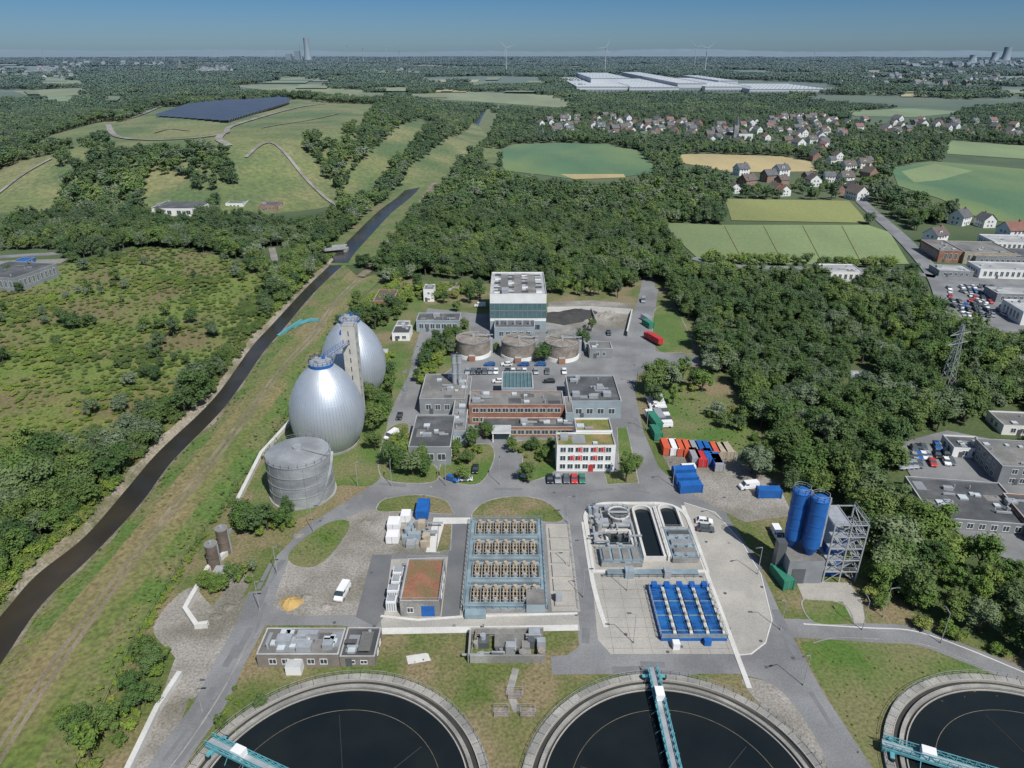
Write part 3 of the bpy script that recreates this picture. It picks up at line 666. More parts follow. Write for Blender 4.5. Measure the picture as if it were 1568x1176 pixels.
# ------------------------------------------------------------ filter block
b=MB(); X0,X1,Y0,Y1=-10.6,7.6,118.4,150.6
b.box(X0,Y0,.1,X1,Y1,.9,'conc','bsteel')
rows=4; rp=(Y1-Y0)/rows
for r_ in range(rows):
    ya=Y0+r_*rp+1.6; yb=Y0+(r_+1)*rp-1.9
    b.box(X0+1.4,ya,.9,X1-1.4,yb,1.0,'wet')
    for s_ in (ya,yb): b.box(X0+1.1,s_-.15,.9,X1-1.1,s_+.15,1.35,'bsteel')
    nb=7; bw=(X1-X0-3)/nb
    for i in range(nb):
        a=X0+1.5+i*bw
        b.box(a-.12,ya,.9,a+.12,yb,1.5,'conc')
        for s_ in (.32,.68):
            cx=a+bw*s_
            b.beam((cx,ya+.1,1.9),(cx,yb-.1,1.9),.22,'beige'); 
            for k in range(4): 
                yy=ya+.4+(yb-ya-.8)*k/3; b.beam((cx-.35,yy,1.7),(cx+.35,yy,1.7),.18,'beige'); b.cyl(cx,yy,1.0,1.8,.16,'concd',n=8)
        b.cyl(a+bw*.5,yb-.4,1,2.5,.42,'beige',n=12); b.cyl(a+bw*.5,ya+.4,1,2.2,.36,'galv',n=12)
    b.box(X0+1.4,yb+.3,.9,X1-1.4,yb+.9,1.3,'galv')
    b.box(X0+1.4,yb+1.6,.9,X1-1.4,yb+2.4,.96,'roofg')
    b.rail([(X0+1,yb+1.3),(X1-1,yb+1.3)],'bsteel',1.1,.9,1.6,.08)
b.rail([(X0,Y0),(X1,Y0),(X1,Y1),(X0,Y1),(X0,Y0)],'bsteel',1.2,.9,1.6,.09)
for x in (X0+.7,X1-.7): b.box(x-.4,Y0,.9,x+.4,Y1,1.15,'bsteel')
b.box(X1-4.5,Y0-.3,.1,X1-.5,Y0+4.5,2.4,'metalb','roofg'); b.box(X0+.5,Y0-2.2,.1,X0+5,Y0-.2,1.2,'bsteel')
b.build('sand_filter_block')
b=MB()
for k in range(6): b.box(9.4,120+k*4.8,.12,13.8,124+k*4.8,.5,'pave')
b.box(9.6,121,.5,11,122.5,2.3,'galv'); b.rail([(14.6,119),(14.6,150)],'galv',1.1,.12,2.4,.06)
b.build('covered_channel')
# ------------------------------------------------------------ grit chamber (rounded concrete basin)
X0,X1,Y0,Y1=19,45.6,131.5,159
def rr(x0,x1,y0,y1,r,n=8):
    P=[(x0,y0),(x1,y0)]
    for i in range(n+1): a=math.pi/2*i/n; P.append((x1-r+r*math.cos(a),y1-r+r*math.sin(a)))
    for i in range(n+1): a=math.pi/2+math.pi/2*i/n; P.append((x0+r+r*math.cos(a),y1-r+r*math.sin(a)))
    return P
sheet('concrete_paving',rr(X0,X1,Y0,Y1,7),.14,'pave')
path('basin_wall',rr(X0,X1,Y0,Y1,7),1.1,0,.35,'pavel',False,True)
def basin(name,x0,x1,y0,y1,r,wallz=1.4,mw='tankw',wt=.6,wm='pavel'):
    P=rr(x0,x1,y0,y1,r,10); path(name,P,wt,.1,wallz,wm,False,True)
    sheet('basin_water',P,.35,mw)
basin('grit_basin',31.6,36.4,135.5,156.5,2.35)
basin('grit_basin',38.4,43.2,147,157,2.35); 
basin('grit_basin',23.5,29.5,140,146,.3,1.2)
b=MB()
b.box(37.0,135.2,.14,37.9,156,1.45,'pavel'); b.rail([(37.1,135.5),(37.1,156)],'galv',1.1,1.45,2,.06)
b.box(38,134.5,.14,44.2,146,1.6,'conc','bsteel')
for k in range(3): b.box(38.6,136+k*3.4,1.6,43.6,137.6+k*3.4,2.3,'galv',('roofg','metalg','roofd')[k])
for k in range(6): b.cyl(38.9+k*.85,135.2+(k%3)*3.3,1.6,2.6,.22,'galv',n=8)
b.rail([(38,134.5),(44.2,134.5),(44.2,146),(38,146)],'galv',1.1,1.6,2,.07)
b.box(21,133,.14,30.6,139,1.5,'conc','bsteel'); b.rail([(21,133),(30.6,133),(30.6,139),(21,139),(21,133)],'bsteel',1.1,1.5,2,.07)
for k in range(4): b.box(21.6+k*2.3,133.8,1.5,23.2+k*2.3,138,1.9,'galv','roofg')
b.cyl(27.5,152,.14,2,2.9,'conc',n=32,top='roofd'); b.ring(27.5,152,2.5,2.9,2,2.25,'pavel',32); b.beam((24.6,152,2.4),(30.4,152,2.4),.8,'galv',.15)
b.rail([(27.5+2.8*math.cos(a*math.pi/6),152+2.8*math.sin(a*math.pi/6)) for a in range(13)],'galv',1,2.2,2,.06)
for (xx,yy,r_) in ((21.8,154,.8),(21.8,150.6,.8),(22,147.5,.8)): b.cyl(xx,yy,.14,2.6,r_,'galv',n=16)
for p,q in (((20.5,147,1.4),(20.5,141,1.4)),((22,156.5,1.2),(30,156.5,1.2)),((30.3,140,1.3),(30.3,149,1.3)),((23,148,1.0),(30,148,1.0))): b.beam(p,q,.5,'galv')
b.build('screening_plant'); machinery('screening_machinery',20.2,30.5,140,157,38,9,2.2,('galv','metalb','grey','conc','roofd'))
b=MB(); b.box(22,129.6,.1,43,131.2,1.1,'conc','bsteel'); b.rail([(21,129.4),(44,129.4)],'bsteel',1.1,.15,2,.08); b.box(26,129,.1,28,131,2.3,'metalb'); b.box(35,129,.1,36.5,131,2.1,'galv'); b.build('inlet_channel')
# ------------------------------------------------------------ blue basin
X0,X1,Y0,Y1=30.6,44.2,110,125.4
b=MB(); b.box(X0,Y0,.1,X1,Y1,.9,'blue','bluebasin')
n=4; cw=(X1-X0)/n
for i in range(n):
    a=X0+i*cw
    b.box(a+.25,Y0+1.2,.9,a+cw-.9,Y1-1.2,1.15,'bluebasin')
    for k in range(9): yy=Y0+1.8+k*1.45; b.box(a+.25,yy,1.15,a+cw-.9,yy+.16,1.25,'bsteel' if k%3==0 else 'blue')
    b.box(a+cw-.75,Y0+.8,.9,a+cw-.1,Y1-.3,1.5,'pavel'); 
    for k in range(6): b.box(a+cw-.7,Y0+1.5+k*2.2,1.5,a+cw-.2,Y0+2.1+k*2.2,2.0,'beige')
    b.rail([(a+cw-.8,Y0+1),(a+cw-.8,Y1-.5)],'bsteel',1.0,1.5,2,.06)
b.box(X0,Y0,.9,X1,Y0+.7,1.2,'bsteel'); b.box(X0,Y1-.7,.9,X1,Y1,1.6,'blue')
for i in range(5): b.box(X0+.6+i*2.8,Y1-1.0,1.6,X0+1.8+i*2.8,Y1+.2,2.4,'blue')
b.rail([(X0,Y0),(X1,Y0),(X1,Y1),(X0,Y1),(X0,Y0)],'galv',1.1,.9,1.8,.08)
b.box(X0+2,Y0-2.4,.1,X0+3.4,Y0-1,1.6,'carwhite'); b.box(X1-5,Y0-1.4,.1,X1-3.6,Y0-.3,1.4,'blue'); b.build('biofilter_basin')
# ------------------------------------------------------------ lower left flat building, substation
x0,x1,y0,y1,h=dims(392,518,1022,1003,962); b=MB(); shell(b,x0,x1,y0,y1,0,h,'greywall','roofg',.15); roofstuff(b,x0,x1,y0,y1,h,30); 
for k in range(7): xx=x0+1.6+k*3.0; b.box(xx,y0+1+(k%3),h,xx+2.4,y1-1-(k%2)*2,h+.06+.01*k,('roofg','metalg','roofd')[k%3])
winrow(b,'F',y0,x0+.5,x1-.5,1,2.2,1.3,1.2); b.box(x0+6,y0-2,0,x0+9,y0,2.2,'carwhite','roofl'); b.build('old_pumping_station')
bldg('storage_building',520,574,1020,1007,962,'greywall','roofd',1,1.2,1.2,.35,3,.3)
p=G(718,1016);q=G(832,974)
b=MB(); b.box(p[0],p[1],.1,q[0],p[1]+.4,2,'conc');b.box(p[0],q[1],.1,q[0],q[1]+.4,2,'conc');b.box(p[0]-.2,p[1],.1,p[0]+.2,q[1],2,'conc')
b.box(p[0]+5,p[1]+3,.1,p[0]+11,q[1]-1,1.6,'concd','roofg'); b.build('inlet_structure')
machinery('inlet_machinery',p[0]+.5,q[0]-.5,p[1]+.8,q[1]-.5,34,21,2.6,('concd','galv','conc','grey'))
sheet('concrete_apron',W([(622,1005),(655,1000),(660,1012),(625,1018)]),.12,'pavel')
path('footpath',W([(790,1024),(780,1060),(792,1090)]),1.4,0,.1,'conc',False)
b=MB()
for u,v in ((768,1092),(808,1092),(789,1065)):
    x,y=G(u,v); b.box(x-1.4,y-.9,.1,x+1.4,y+.9,.35,'concd'); b.rail([(x-1.4,y-.9),(x+1.4,y-.9),(x+1.4,y+.9),(x-1.4,y+.9),(x-1.4,y-.9)],'galv',1,.35,1.5,.05)
b.build('manhole_chamber')
# ------------------------------------------------------------ clarifiers
def clarifier(cx,cy,ang,L=26.5):
    b=MB(); z=.7
    b.ring(cx,cy,24.7,26.1,0,z,'conc'); b.ring(cx,cy,23.6,24.7,0,.2,'wet'); b.ring(cx,cy,22.9,23.6,0,z,'conc'); b.ring(cx,cy,22.5,22.9,0,.2,'wet'); b.ring(cx,cy,22.3,22.5,0,.5,'pave')
    b.ring(cx,cy,24.55,24.72,.2,z+.05,'pave')
    for k in range(72):
        a=k*math.pi/36; b.beam((cx+24.72*math.cos(a),cy+24.72*math.sin(a),z+.01),(cx+26.1*math.cos(a),cy+26.1*math.sin(a),z+.01),.07,'wet',.03)
    b.cyl(cx,cy,0,.3,22.3,'tankw',n=96)
    b.ring(cx,cy,17.93,18.0,.3,.33,'dirt'); b.ring(cx,cy,2.6,2.9,.3,1.0,'conc',40)
    for k in range(6):
        a=k*1.05+.4; b.beam((cx+6*math.cos(a),cy+6*math.sin(a),.33),(cx+17*math.cos(a+.25),cy+17*math.sin(a+.25),.33),.1,'wet')
    b.rail([(cx+26*math.cos(a*math.pi/48),cy+26*math.sin(a*math.pi/48)) for a in range(97)],'galv',1.0,z,1.7,.045)
    b.build('clarifier_tank')
    b=MB()
    d=Vector((math.cos(ang),math.sin(ang),0)); nn=Vector((-d.y,d.x,0)); o=Vector((cx,cy,0)); a0=-3
    def P(t,s_,z): q=o+d*t+nn*s_; return (q.x,q.y,z)
    b.beam(P(a0,0,1.75),P(L,0,1.75),1.3,'galv',.12)
    for s_ in (-.85,.85):
        b.beam(P(a0,s_,1.5),P(L,s_,1.5),.22,'teal',.5); b.beam(P(a0,s_,2.9),P(L,s_,2.9),.12,'teal')
        b.beam(P(a0,s_,2.3),P(L,s_,2.3),.08,'teal')
        t=a0
        while t<L-.5:
            b.beam(P(t,s_,1.5),P(t,s_,2.9),.1,'teal'); b.beam(P(t,s_,1.7),P(t+1.4,s_,2.9),.08,'teal'); t+=1.4
    b.beam(P(L-1.6,-2.2,1.0),P(L-1.6,2.2,1.0),.7,'teal'); b.beam(P(L-2.4,0,1.2),P(L,0,1.2),1.6,'teal',.9)
    for s_ in (-2,2): b.cyl(P(L-1.6,s_,0)[0],P(L-1.6,s_,0)[1],.7,1.25,.5,'black',n=14)
    b.beam(P(L-8,0,2.6),P(L-5.8,0,2.6),1.6,'carwhite',1.5); b.beam(P(-1.2,0,2.7),P(1.2,0,2.7),1.6,'galv',1.2)
    for t in (5,9,13,17,20.5): 
        b.beam(P(t,.6,1.5),P(t,1.8,.2),.1,'teal'); b.beam(P(t,-.6,1.5),P(t,-1.8,.2),.1,'teal')
    b.build('clarifier_scraper_bridge')
clarifier(-29.3,75,math.radians(156),25.4); clarifier(27.2,75,math.radians(90)); clarifier(88.5,75,math.radians(158))
# ------------------------------------------------------------ silos
x0=62.3; y0=127.5
b=MB(); b.box(x0,y0,.1,x0+8,y0+8.5,6.5,'metalg','roofg'); b.box(x0+1,y0-.08,.1,x0+4,y0,4.2,'grey')
for cx,cy in ((x0+2.2,y0+5.6),(x0+5.2,y0+2.6)):
    b.cyl(cx,cy,6.5,9,.8,'blue',1.85,24); b.cyl(cx,cy,9,21.5,1.9,'blue',n=28); b.cyl(cx,cy,21.5,22.3,1.9,'blue',.6,28)
    for z in (12,15,18,21.3): b.ring(cx,cy,1.9,1.98,z,z+.15,'blue',28)
    b.rail([(cx+1.85*math.cos(a*math.pi/4),cy+1.85*math.sin(a*math.pi/4)) for a in range(9)],'galv',1.1,21.6,1.3,.07)
    b.beam((cx+1.9,cy-.6,9),(cx+1.9,cy-.6,22),.35,'galv')
b.beam((x0-.8,y0+4,0),(x0-.8,y0+4,9),2.0,'grey'); b.build('blue_storage_silos')
b=MB(); fx0,fx1,fy0,fy1=x0+8.6,x0+16,y0+.5,y0+8
for x in (fx0,(fx0+fx1)/2,fx1):
    for y in (fy0,fy1): b.beam((x,y,0),(x,y,16),.28,'galv')
for z in (3,6.2,9.4,12.6,15.8):
    for y in (fy0,fy1): b.beam((fx0,y,z),(fx1,y,z),.22,'galv')
    for x in (fx0,(fx0+fx1)/2,fx1): b.beam((x,fy0,z),(x,fy1,z),.2,'galv')
    b.box(fx0,fy0,z,fx0+3.4,fy1,z+.08,'galv'); b.rail([(fx0,fy0),(fx1,fy0),(fx1,fy1)],'galv',1.1,z,1.6,.07)
for i,z in enumerate((0,3,6.2,9.4,12.6)):
    z2=(3,6.2,9.4,12.6,15.8)[i]; a,c=(fx0+3.6,fx1) if i%2 else (fx1,fx0+3.6)
    b.beam((a,fy0+1.2,z),(c,fy0+1.2,z2),1.0,'galv',.2); b.beam((fx0,fy0,z),((fx0+fx1)/2,fy0,z2),.14,'galv'); b.beam((fx1,fy0,z),(fx1,fy1,z2),.14,'galv'); b.beam((fx1,fy1,z),(fx1,fy0,z2),.14,'galv')
b.box(fx0+1,fy0+2,.1,fx0+5,fy1-1,3,'blue'); b.box(fx0+.6,fy0+2.5,6.3,fx0+3,fy1-2,8.6,'blue'); b.cyl(fx0+5,fy1-2.5,3,9,1.0,'blue',n=16)
b.build('steel_stair_frame')
sheet('concrete_apron',W([(1218,890),(1300,893),(1320,920),(1325,955),(1308,955),(1290,922),(1230,918)]),.115,'pave')
# ------------------------------------------------------------ vehicles
carcache={}
def carmesh(col,kind='car'):
    k=(col,kind)
    if k in carcache: return carcache[k]
    b=MB()
    if kind=='car': L=2.15;wd=.88;prof=[(-L,.32),(L,.32),(L+.03,.7),(L-.2,.95),(-1.05,.98),(-L+.1,.8),(-L-.04,.6)];cab=((-1.1,1.95),(-.45,1.35));cz=1.45
    else: L=2.7;wd=.98;prof=[(-L,.35),(L,.35),(L,1.2),(L,1.25),(-1.9,1.25),(-L+.1,1.0),(-L-.04,.7)];cab=((-1.95,2.68),(-1.3,2.6));cz=2.15
    n=len(prof)
    b.face([(x,-wd,z) for x,z in prof],col); b.face([(x,wd,z) for x,z in prof][::-1],col)
    for i in range(n):
        x1,z1=prof[i];x2,z2=prof[(i+1)%n]; b.face([(x1,-wd,z1),(x1,wd,z1),(x2,wd,z2),(x2,-wd,z2)],col)
    zb=prof[3][1] if kind=='car' else 1.25; (a0,a1),(c0,c1)=cab; w1=wd-.05;w2=wd-.22 if kind=='car' else wd-.1
    A=[(a0,-w1,zb),(a1,-w1,zb),(a1,w1,zb),(a0,w1,zb)];T=[(c0,-w2,cz),(c1,-w2,cz),(c1,w2,cz),(c0,w2,cz)]
    gl='glass' if kind=='car' else col
    b.face([A[0],A[1],T[1],T[0]],gl);b.face([A[2],A[3],T[3],T[2]],gl);b.face([A[1],A[2],T[2],T[1]],gl);b.face([A[3],A[0],T[0],T[3]],'glass');b.face(T,col)
    if kind!='car':
        for s_ in (-1,1): b.box(-1.4,s_*(w2+.01)-.03,1.45,-.4,s_*(w2+.03)+.03,1.95,'glass')
    else:
        for s_ in (-1,1):
            b.beam((.35,s_*w1,zb),(.35,s_*w2,cz),.1,col); b.beam((a1-.3,s_*(w1+.01),zb),(c1,s_*w2,cz),.16,col)
    for x in (-L*.62,L*.62):
        for s_ in (-1,1):
            m=[(x+.33*math.cos(a*math.pi/6),z_) for a in range(12) for z_ in (.33+.33*math.sin(a*math.pi/6),)]
            y=s_*(wd+.02); y2=s_*(wd-.2)
            b.face([(px,y,pz) for px,pz in m],'black')
            for i in range(12): j=(i+1)%12; b.face([(m[i][0],y,m[i][1]),(m[j][0],y,m[j][1]),(m[j][0],y2,m[j][1]),(m[i][0],y2,m[i][1])],'black')
    for s_ in (-.6,.6):
        b.box(L-.02,s_-.2,.65,L+.06,s_+.2,.8,'red'); b.box(-L-.08,s_-.2,.6,-L+.02,s_+.2,.75,'sky_l')
    me=b.mesh('car_body' if kind=='car' else 'van_body'); carcache[k]=me; return me
def car(u,v,ang=90,col='silver',kind='car',xy=None):
    x,y=xy if xy else G(u,v)
    return link(carmesh(col,kind),'parked_car' if kind=='car' else 'parked_van',(x,y,.12),math.radians(ang))
CC=['silver','carblack','carwhite','grey','red','blue','grey','carblack','silver','carwhite']
for i,u in enumerate((842,854,867,879,891)): car(u,736,90,['carblack','silver','grey','red','green'][i])
Rc=random.Random(5)
for i in range(19):
    if Rc.random()<.85: car(716+i*8.7,571,90+Rc.uniform(-3,3),Rc.choice(CC))
for i in range(9):
    if Rc.random()<.7: car(750+i*13,586 if i%2 else 560,0,Rc.choice(CC))
for u,v,a,c,k in ((728,721,90,'carblack','car'),(692,736,150,'blue','car'),(712,736,5,'carwhite','car'),(525,911,80,'carwhite','van'),(1078,801,170,'carwhite','car'),(1080,813,170,'grey','car'),(1146,748,10,'carwhite','van'),(1050,722,5,'carwhite','van'),(600,670,60,'carwhite','van'),(612,640,90,'carblack','car'),(932,512,90,'carblack','car'),(985,462,80,'silver','van'),(735,470,0,'carwhite','van'),(668,612,90,'carwhite','car'),(806,728,60,'silver','car'),(1190,822,90,'carwhite','van'),(700,662,90,'silver','car'),(890,588,90,'carwhite','car'),(870,590,90,'grey','car')):
    car(u,v,a,c,k)
for i in range(8): car(1001+i*2.2,612+i*6,5,Rc.choice(['carwhite','silver','carwhite','grey']),'van')
def lorry(u,v,ang,c1,c2,name='lorry'):
    b=MB(); b.box(-5.2,-1.2,1.0,3.2,1.2,3.3,c2); 
    for k in range(8): b.box(-5.0+k*1.1,-1.27,1.1,-4.85+k*1.1,1.27,3.2,c2)
    b.box(3.5,-1.15,.7,5.4,1.15,2.9,c1); b.box(5.4,-1.0,1.7,5.45,1.0,2.6,'glass'); b.box(-5.2,-.5,.6,5.2,.5,1.0,'grey')
    for x in (-4.2,-3,-1.8,4.4):
        for s_ in (-1,1):
            m=[(x+.5*math.cos(a*math.pi/6),.5+.5*math.sin(a*math.pi/6)) for a in range(12)]
            b.face([(p,s_*1.2,q) for p,q in m],'black'); b.face([(p,s_*.9,q) for p,q in m],'black')
            for i in range(12): j=(i+1)%12; b.face([(m[i][0],s_*1.2,m[i][1]),(m[j][0],s_*1.2,m[j][1]),(m[j][0],s_*.9,m[j][1]),(m[i][0],s_*.9,m[i][1])],'black')
    x,y=G(u,v); b.build(name,(x,y,.1),math.radians(ang))
lorry(1000,524,115,'red','red'); lorry(1000,650,100,'carwhite','green')
def cont(u,v,ang,c,L=6.1,w=2.44,h=2.6):
    b=MB(); b.box(-L/2,-w/2,.15,L/2,w/2,h,c)
    k=int(L/.45)
    for i in range(k):
        x=-L/2+(i+.5)*L/k; b.box(x-.09,-w/2-.05,.3,x+.09,w/2+.05,h-.15,c)
    for s_ in (-1,1):
        for t in (-1,1): b.box(s_*L/2-.15,t*w/2-.15,0,s_*L/2+.15,t*w/2+.15,h+.03,c)
    b.box(-L/2-.06,-.04,.3,-L/2,.04,h-.1,'galv'); x,y=G(u,v); b.build('shipping_container',(x,y,.1),math.radians(ang))
for i,c in enumerate(('orange','carwhite','orange','orange','silver','blue','blue','orange','beige')): cont(1019+i*10.5,690+i*.8,90,c)
for u,v,a,c in ((1062,705,90,'silver'),(1072,708,90,'red'),(1083,706,90,'blue'),(1095,712,90,'blue'),(1046,728,5,'blue'),(1050,740,5,'blue'),(1056,752,5,'blue'),(1176,760,0,'blue'),(1112,696,95,'beige'),(1097,715,90,'silver'),(1004,668,95,'green'),(1196,890,100,'green'),(1008,642,95,'silver'),(992,500,110,'green'),(990,492,110,'silver')): cont(u,v,a,c)
sheet('gravel_yard',W([(1010,690),(1125,690),(1190,740),(1215,790),(1140,800),(1090,775),(1040,745)]),.085,'gravel')
lampb=MB(); lampb.cyl(0,0,0,7.8,.09,'galv',.06,10); lampb.beam((0,0,7.8),(1.3,0,8.0),.09,'galv'); lampb.beam((1.0,0,7.98),(1.9,0,8.02),.32,'grey',.12); lampb.cyl(0,0,0,.5,.16,'conc',n=10); lm=lampb.mesh('street_lamp')
for u,v,a in ((548,745,0),(480,815,0),(425,880,0),(398,935,0),(600,745,90),(683,744,90),(765,742,90),(868,800,0),(872,870,0),(893,915,0),(960,905,180),(1110,800,200),(1160,880,200),(1195,965,180),(1030,745,200),(990,660,180),(975,590,180),(1320,965,90),(1440,985,90),(970,985,180),(1190,860,180),(310,1090,0),(620,600,0),(635,560,0),(1352,945,0),(1230,1050,200)):
    x,y=G(u,v); link(lm,'street_lamp',(x,y,.05),math.radians(a))
# lattice pylon in the wood
b=MB(); zt=26
for sx_ in (-1,1):
    for sy in (-1,1): b.beam((sx_*2,sy*2,0),(sx_*.35,sy*.35,zt),.18,'galv')
for k in range(9):
    z0_=k*zt/9; z1_=(k+1)*zt/9; r0_=2-1.65*z0_/zt; r1_=2-1.65*z1_/zt
    for (ax,ay,bx_,by_) in ((-1,-1,1,-1),(1,-1,1,1),(1,1,-1,1),(-1,1,-1,-1)): b.beam((ax*r0_,ay*r0_,z0_),(bx_*r1_,by_*r1_,z1_),.1,'galv'); b.beam((bx_*r0_,by_*r0_,z0_),(ax*r1_,ay*r1_,z1_),.1,'galv')
for z in (19,22.5): b.beam((-5,0,z),(5,0,z),.22,'galv'); b.beam((-5,0,z),(0,0,z+1.5),.1,'galv'); b.beam((5,0,z),(0,0,z+1.5),.1,'galv')
x,y=G(1445,602); b.build('power_line_pylon',(x,y,0),.4)
# ------------------------------------------------------------ off-site buildings
OFF=[]
def obldg(name,u0,u1,vb,vt,vr,wall,roof,rot=0,**k):
    r=bldg(name,u0,u1,vb,vt,vr,wall,roof,rot=math.radians(rot),**k); OFF.append(r); return r
obldg('farm_warehouse',228,303,332,320,303,'white','roofd',0,floors=1,clutter=2,ww=3,gap=4)
obldg('shed',345,372,322,312,305,'white','roofg',0,clutter=1); obldg('shed',396,424,324,315,309,'brick','tiled',0,clutter=1)
obldg('commercial_building',-60,28,445,425,402,'metalg','roofd',-10); obldg('commercial_building',18,38,408,402,395,'blue','blue',0,clutter=0)
obldg('garage_building',1262,1322,432,417,405,'white','roofl',-3,clutter=5)
obldg('office_building',1462,1512,702,688,668,'white','roofd',-6,clutter=3,hmax=4)
obldg('office_building',1538,1640,745,718,675,'metalg','roofg',-6,floors=2,clutter=6,hmax=7)
obldg('office_building',1540,1640,668,655,632,'white','roofg',-6,clutter=6,hmax=5)
obldg('industrial_hall',1432,1580,815,800,735,'metalg','roofd',-8,clutter=16,hmax=4.5)
obldg('industrial_hall',1590,1700,840,820,760,'brick','roofd',-8,clutter=6,hmax=5)
obldg('garden_shed',1303,1338,580,575,569,'metalb','roofl',0,clutter=0,ww=.8)
for a in ((1440,1475,402,385,368,'brick','roofg'),(1480,1555,405,388,370,'beige','roofg'),(1498,1600,408,395,380,'metalg','roofd'),(1505,1610,428,414,402,'white','roofl'),(1440,1490,425,416,406,'metalg','roofl'),(1525,1600,385,372,360,'white','roofl'),(1530,1620,465,452,440,'metalg','roofl'),(1570,1650,500,480,460,'white','roofl')):
    obldg('retail_building',*a,-6,hmax=7)
sheet('car_park',W([(1432,425),(1600,405),(1640,530),(1560,515),(1480,495),(1430,460)]),.25,'asph')
sheet('car_park',W([(1370,680),(1450,660),(1600,690),(1640,900),(1480,830),(1420,770),(1385,715)]),.25,'asph')
Rp=random.Random(11)
for r_ in range(7):
    for i in range(13):
        u=1452+i*9.5+r_*2; v=442+r_*7.2
        if Rp.random()<.72 and not (1520<u and v<470): 
            o=car(u+Rp.uniform(-2,2),v+Rp.uniform(-1.5,1.5),80+Rp.uniform(-25,25),Rp.choice(CC)); o.location.z=.3
for r_ in range(3):
    for i in range(12):
        if Rp.random()<.75: o=car(1378+i*7,692+r_*12-i*.6,75,Rp.choice(CC)); o.location.z=.3
path('country_road',W([(1300,290),(1330,320),(1370,355),(1400,385),(1432,425),(1450,470)]),9,0,.5,'asph')
path('country_road',W([(1432,425),(1360,415),(1250,412),(1120,408),(1060,396)]),6,0,.5,'asph')
path('country_road',W([(-60,398),(30,392),(90,388),(160,378)]),6,0,.4,'asph')
path('gravel_track',W([(-60,405),(40,402),(100,400)]),10,0,.3,'gravel')
for i,a in enumerate(((883,966,141,133,119),(964,1040,141.5,134,121),(1038,1082,140,128,111),(1080,1150,141,133,120),(1148,1275,143,137,129),(905,965,134,120,112),(1100,1130,133,124,116))):
    x0,x1,y0,y1,h=dims(*a); b=MB(); h2=max(h,8)
    shell(b,0,x1-x0,0,y1-y0,0,h2,'roofwhite','roofwhite',1)
    b.box(.5,-.5,1,x1-x0-.5,0,h2*.45,'metalg')
    b.box(-.6,-.6,h2-1.5,x1-x0+.6,-.1,h2,'metalg')
    k=int((x1-x0)/12)
    for j in range(k): b.box(5+j*12,-.8,0,9+j*12,-.5,4.5,'grey')
    for j in range(k):
        for q_ in range(5): b.box(6+j*12,20+q_*(y1-y0-40)/5,h2,10+j*12,26+q_*(y1-y0-40)/5,h2+1.2,'sky_l','metalg')
    b.build('logistics_warehouse',(x0,y0,.5+i*.05)); OFF.append((x0,x1,y0,y1,h))
def turbine(u,vb,vh,rot):
    x,y=G(u,vb); z=GZ(vh,y); b=MB(); w=max(1.6,z*.018)
    b.cyl(0,0,0,z,w*1.3,'roofwhite',w*.8,16); b.box(-w*.9,-w*1.6,z-w*.7,w*.9,w*2,z+w*1.1,'roofwhite'); b.cyl(0,-w*2,z-w*.5,z+w*.5,w*.7,'roofwhite',n=12)
    for k in range(3):
        a=rot+k*2.0944; L=z*.48; n=Vector((math.cos(a),0,math.sin(a))); t=Vector((-n.z,0,n.x)); o=Vector((0,-w*2,z))
        p=[o+n*w*.4-t*w*.5,o+n*L*.2-t*w*.9,o+n*L,o+n*L*.2+t*w*.4,o+n*w*.4+t*w*.4]
        b.face(p,'roofwhite'); b.face([q+Vector((0,.8,0)) for q in p][::-1],'roofwhite')
    b.build('wind_turbine',(x,y,0))
for a in ((775,113,73,.3),(926,111,73,1.1),(1079,112,74,.6),(1063,104,72,.2),(534,98,70,.1),(557,97,73,.9),(593,98,72,.5),(70,97,76,.4),(240,97,75,.2),(425,96,76,.3),(1245,97,80,.7),(612,96,73,.6),(650,96,76,.4)): turbine(*a)
def cooling(u,vb,vt,rw):
    x,y=G(u,vb); z=GZ(vt,y); b=MB(); n=32; pr=None
    for k in range(13):
        t=k/12; r=rw*(0.62+.38*((t-.75)/.75)**2)
        row=[(r*math.cos(2*math.pi*i/n),r*math.sin(2*math.pi*i/n),z*t) for i in range(n)]
        if pr:
            for i in range(n): j=(i+1)%n; b.face([pr[i],pr[j],row[j],row[i]],'roofwhite')
        pr=row
    b.face(pr,'conc')
    b.build('cooling_tower',(x,y,0),0,True)
cooling(472,94,58,48); cooling(1521,97,80,50); cooling(1538,96,72,55); cooling(1488,97,84,50)
x,y=G(462,94); b=MB(); b.cyl(0,0,0,GZ(68,y),9,'roofwhite',6,16); b.box(-70,-30,0,-10,30,110,'conc'); b.box(-170,-30,0,-110,30,80,'conc'); b.build('power_station',(x,y,0))
# ------------------------------------------------------------ fields
EXC=[]
def exc(pts,z=0,hts=(0,5,10)):
    for h_ in hts: EXC.append(W(pts,z+h_))
zf=[.3]
def fld(name,pts,m,ex=True,sm=False):
    zf[0]+=.012; sheet(name,W(pts),zf[0],m,sm)
    if ex: exc(pts)
fld('crop_field',[(764,250),(768,228),(790,221),(850,219),(930,221),(975,230),(1003,256),(1003,264),(965,270),(880,275),(830,268),(775,262)],'f_green')
fld('crop_strip',[(858,267),(955,267),(958,272),(880,275)],'f_wheat',False)
fld('wheat_field',[(1035,237),(1080,236),(1200,240),(1240,248),(1252,263),(1120,264),(1045,250)],'f_wheat')
fld('crop_field',[(1008,341),(1100,345),(1328,345),(1362,356),(1392,405),(1200,406),(1068,396)],'f_lgreen')
fld('meadow',[(1110,305),(1300,308),(1330,342),(1120,338)],'f_yell')
fld('crop_field',[(1365,258),(1425,247),(1600,262),(1600,350),(1500,335),(1440,305),(1375,285)],'f_green')
fld('crop_strip',[(1380,263),(1432,251),(1490,262),(1440,276),(1400,280)],'f_lgreen',False)
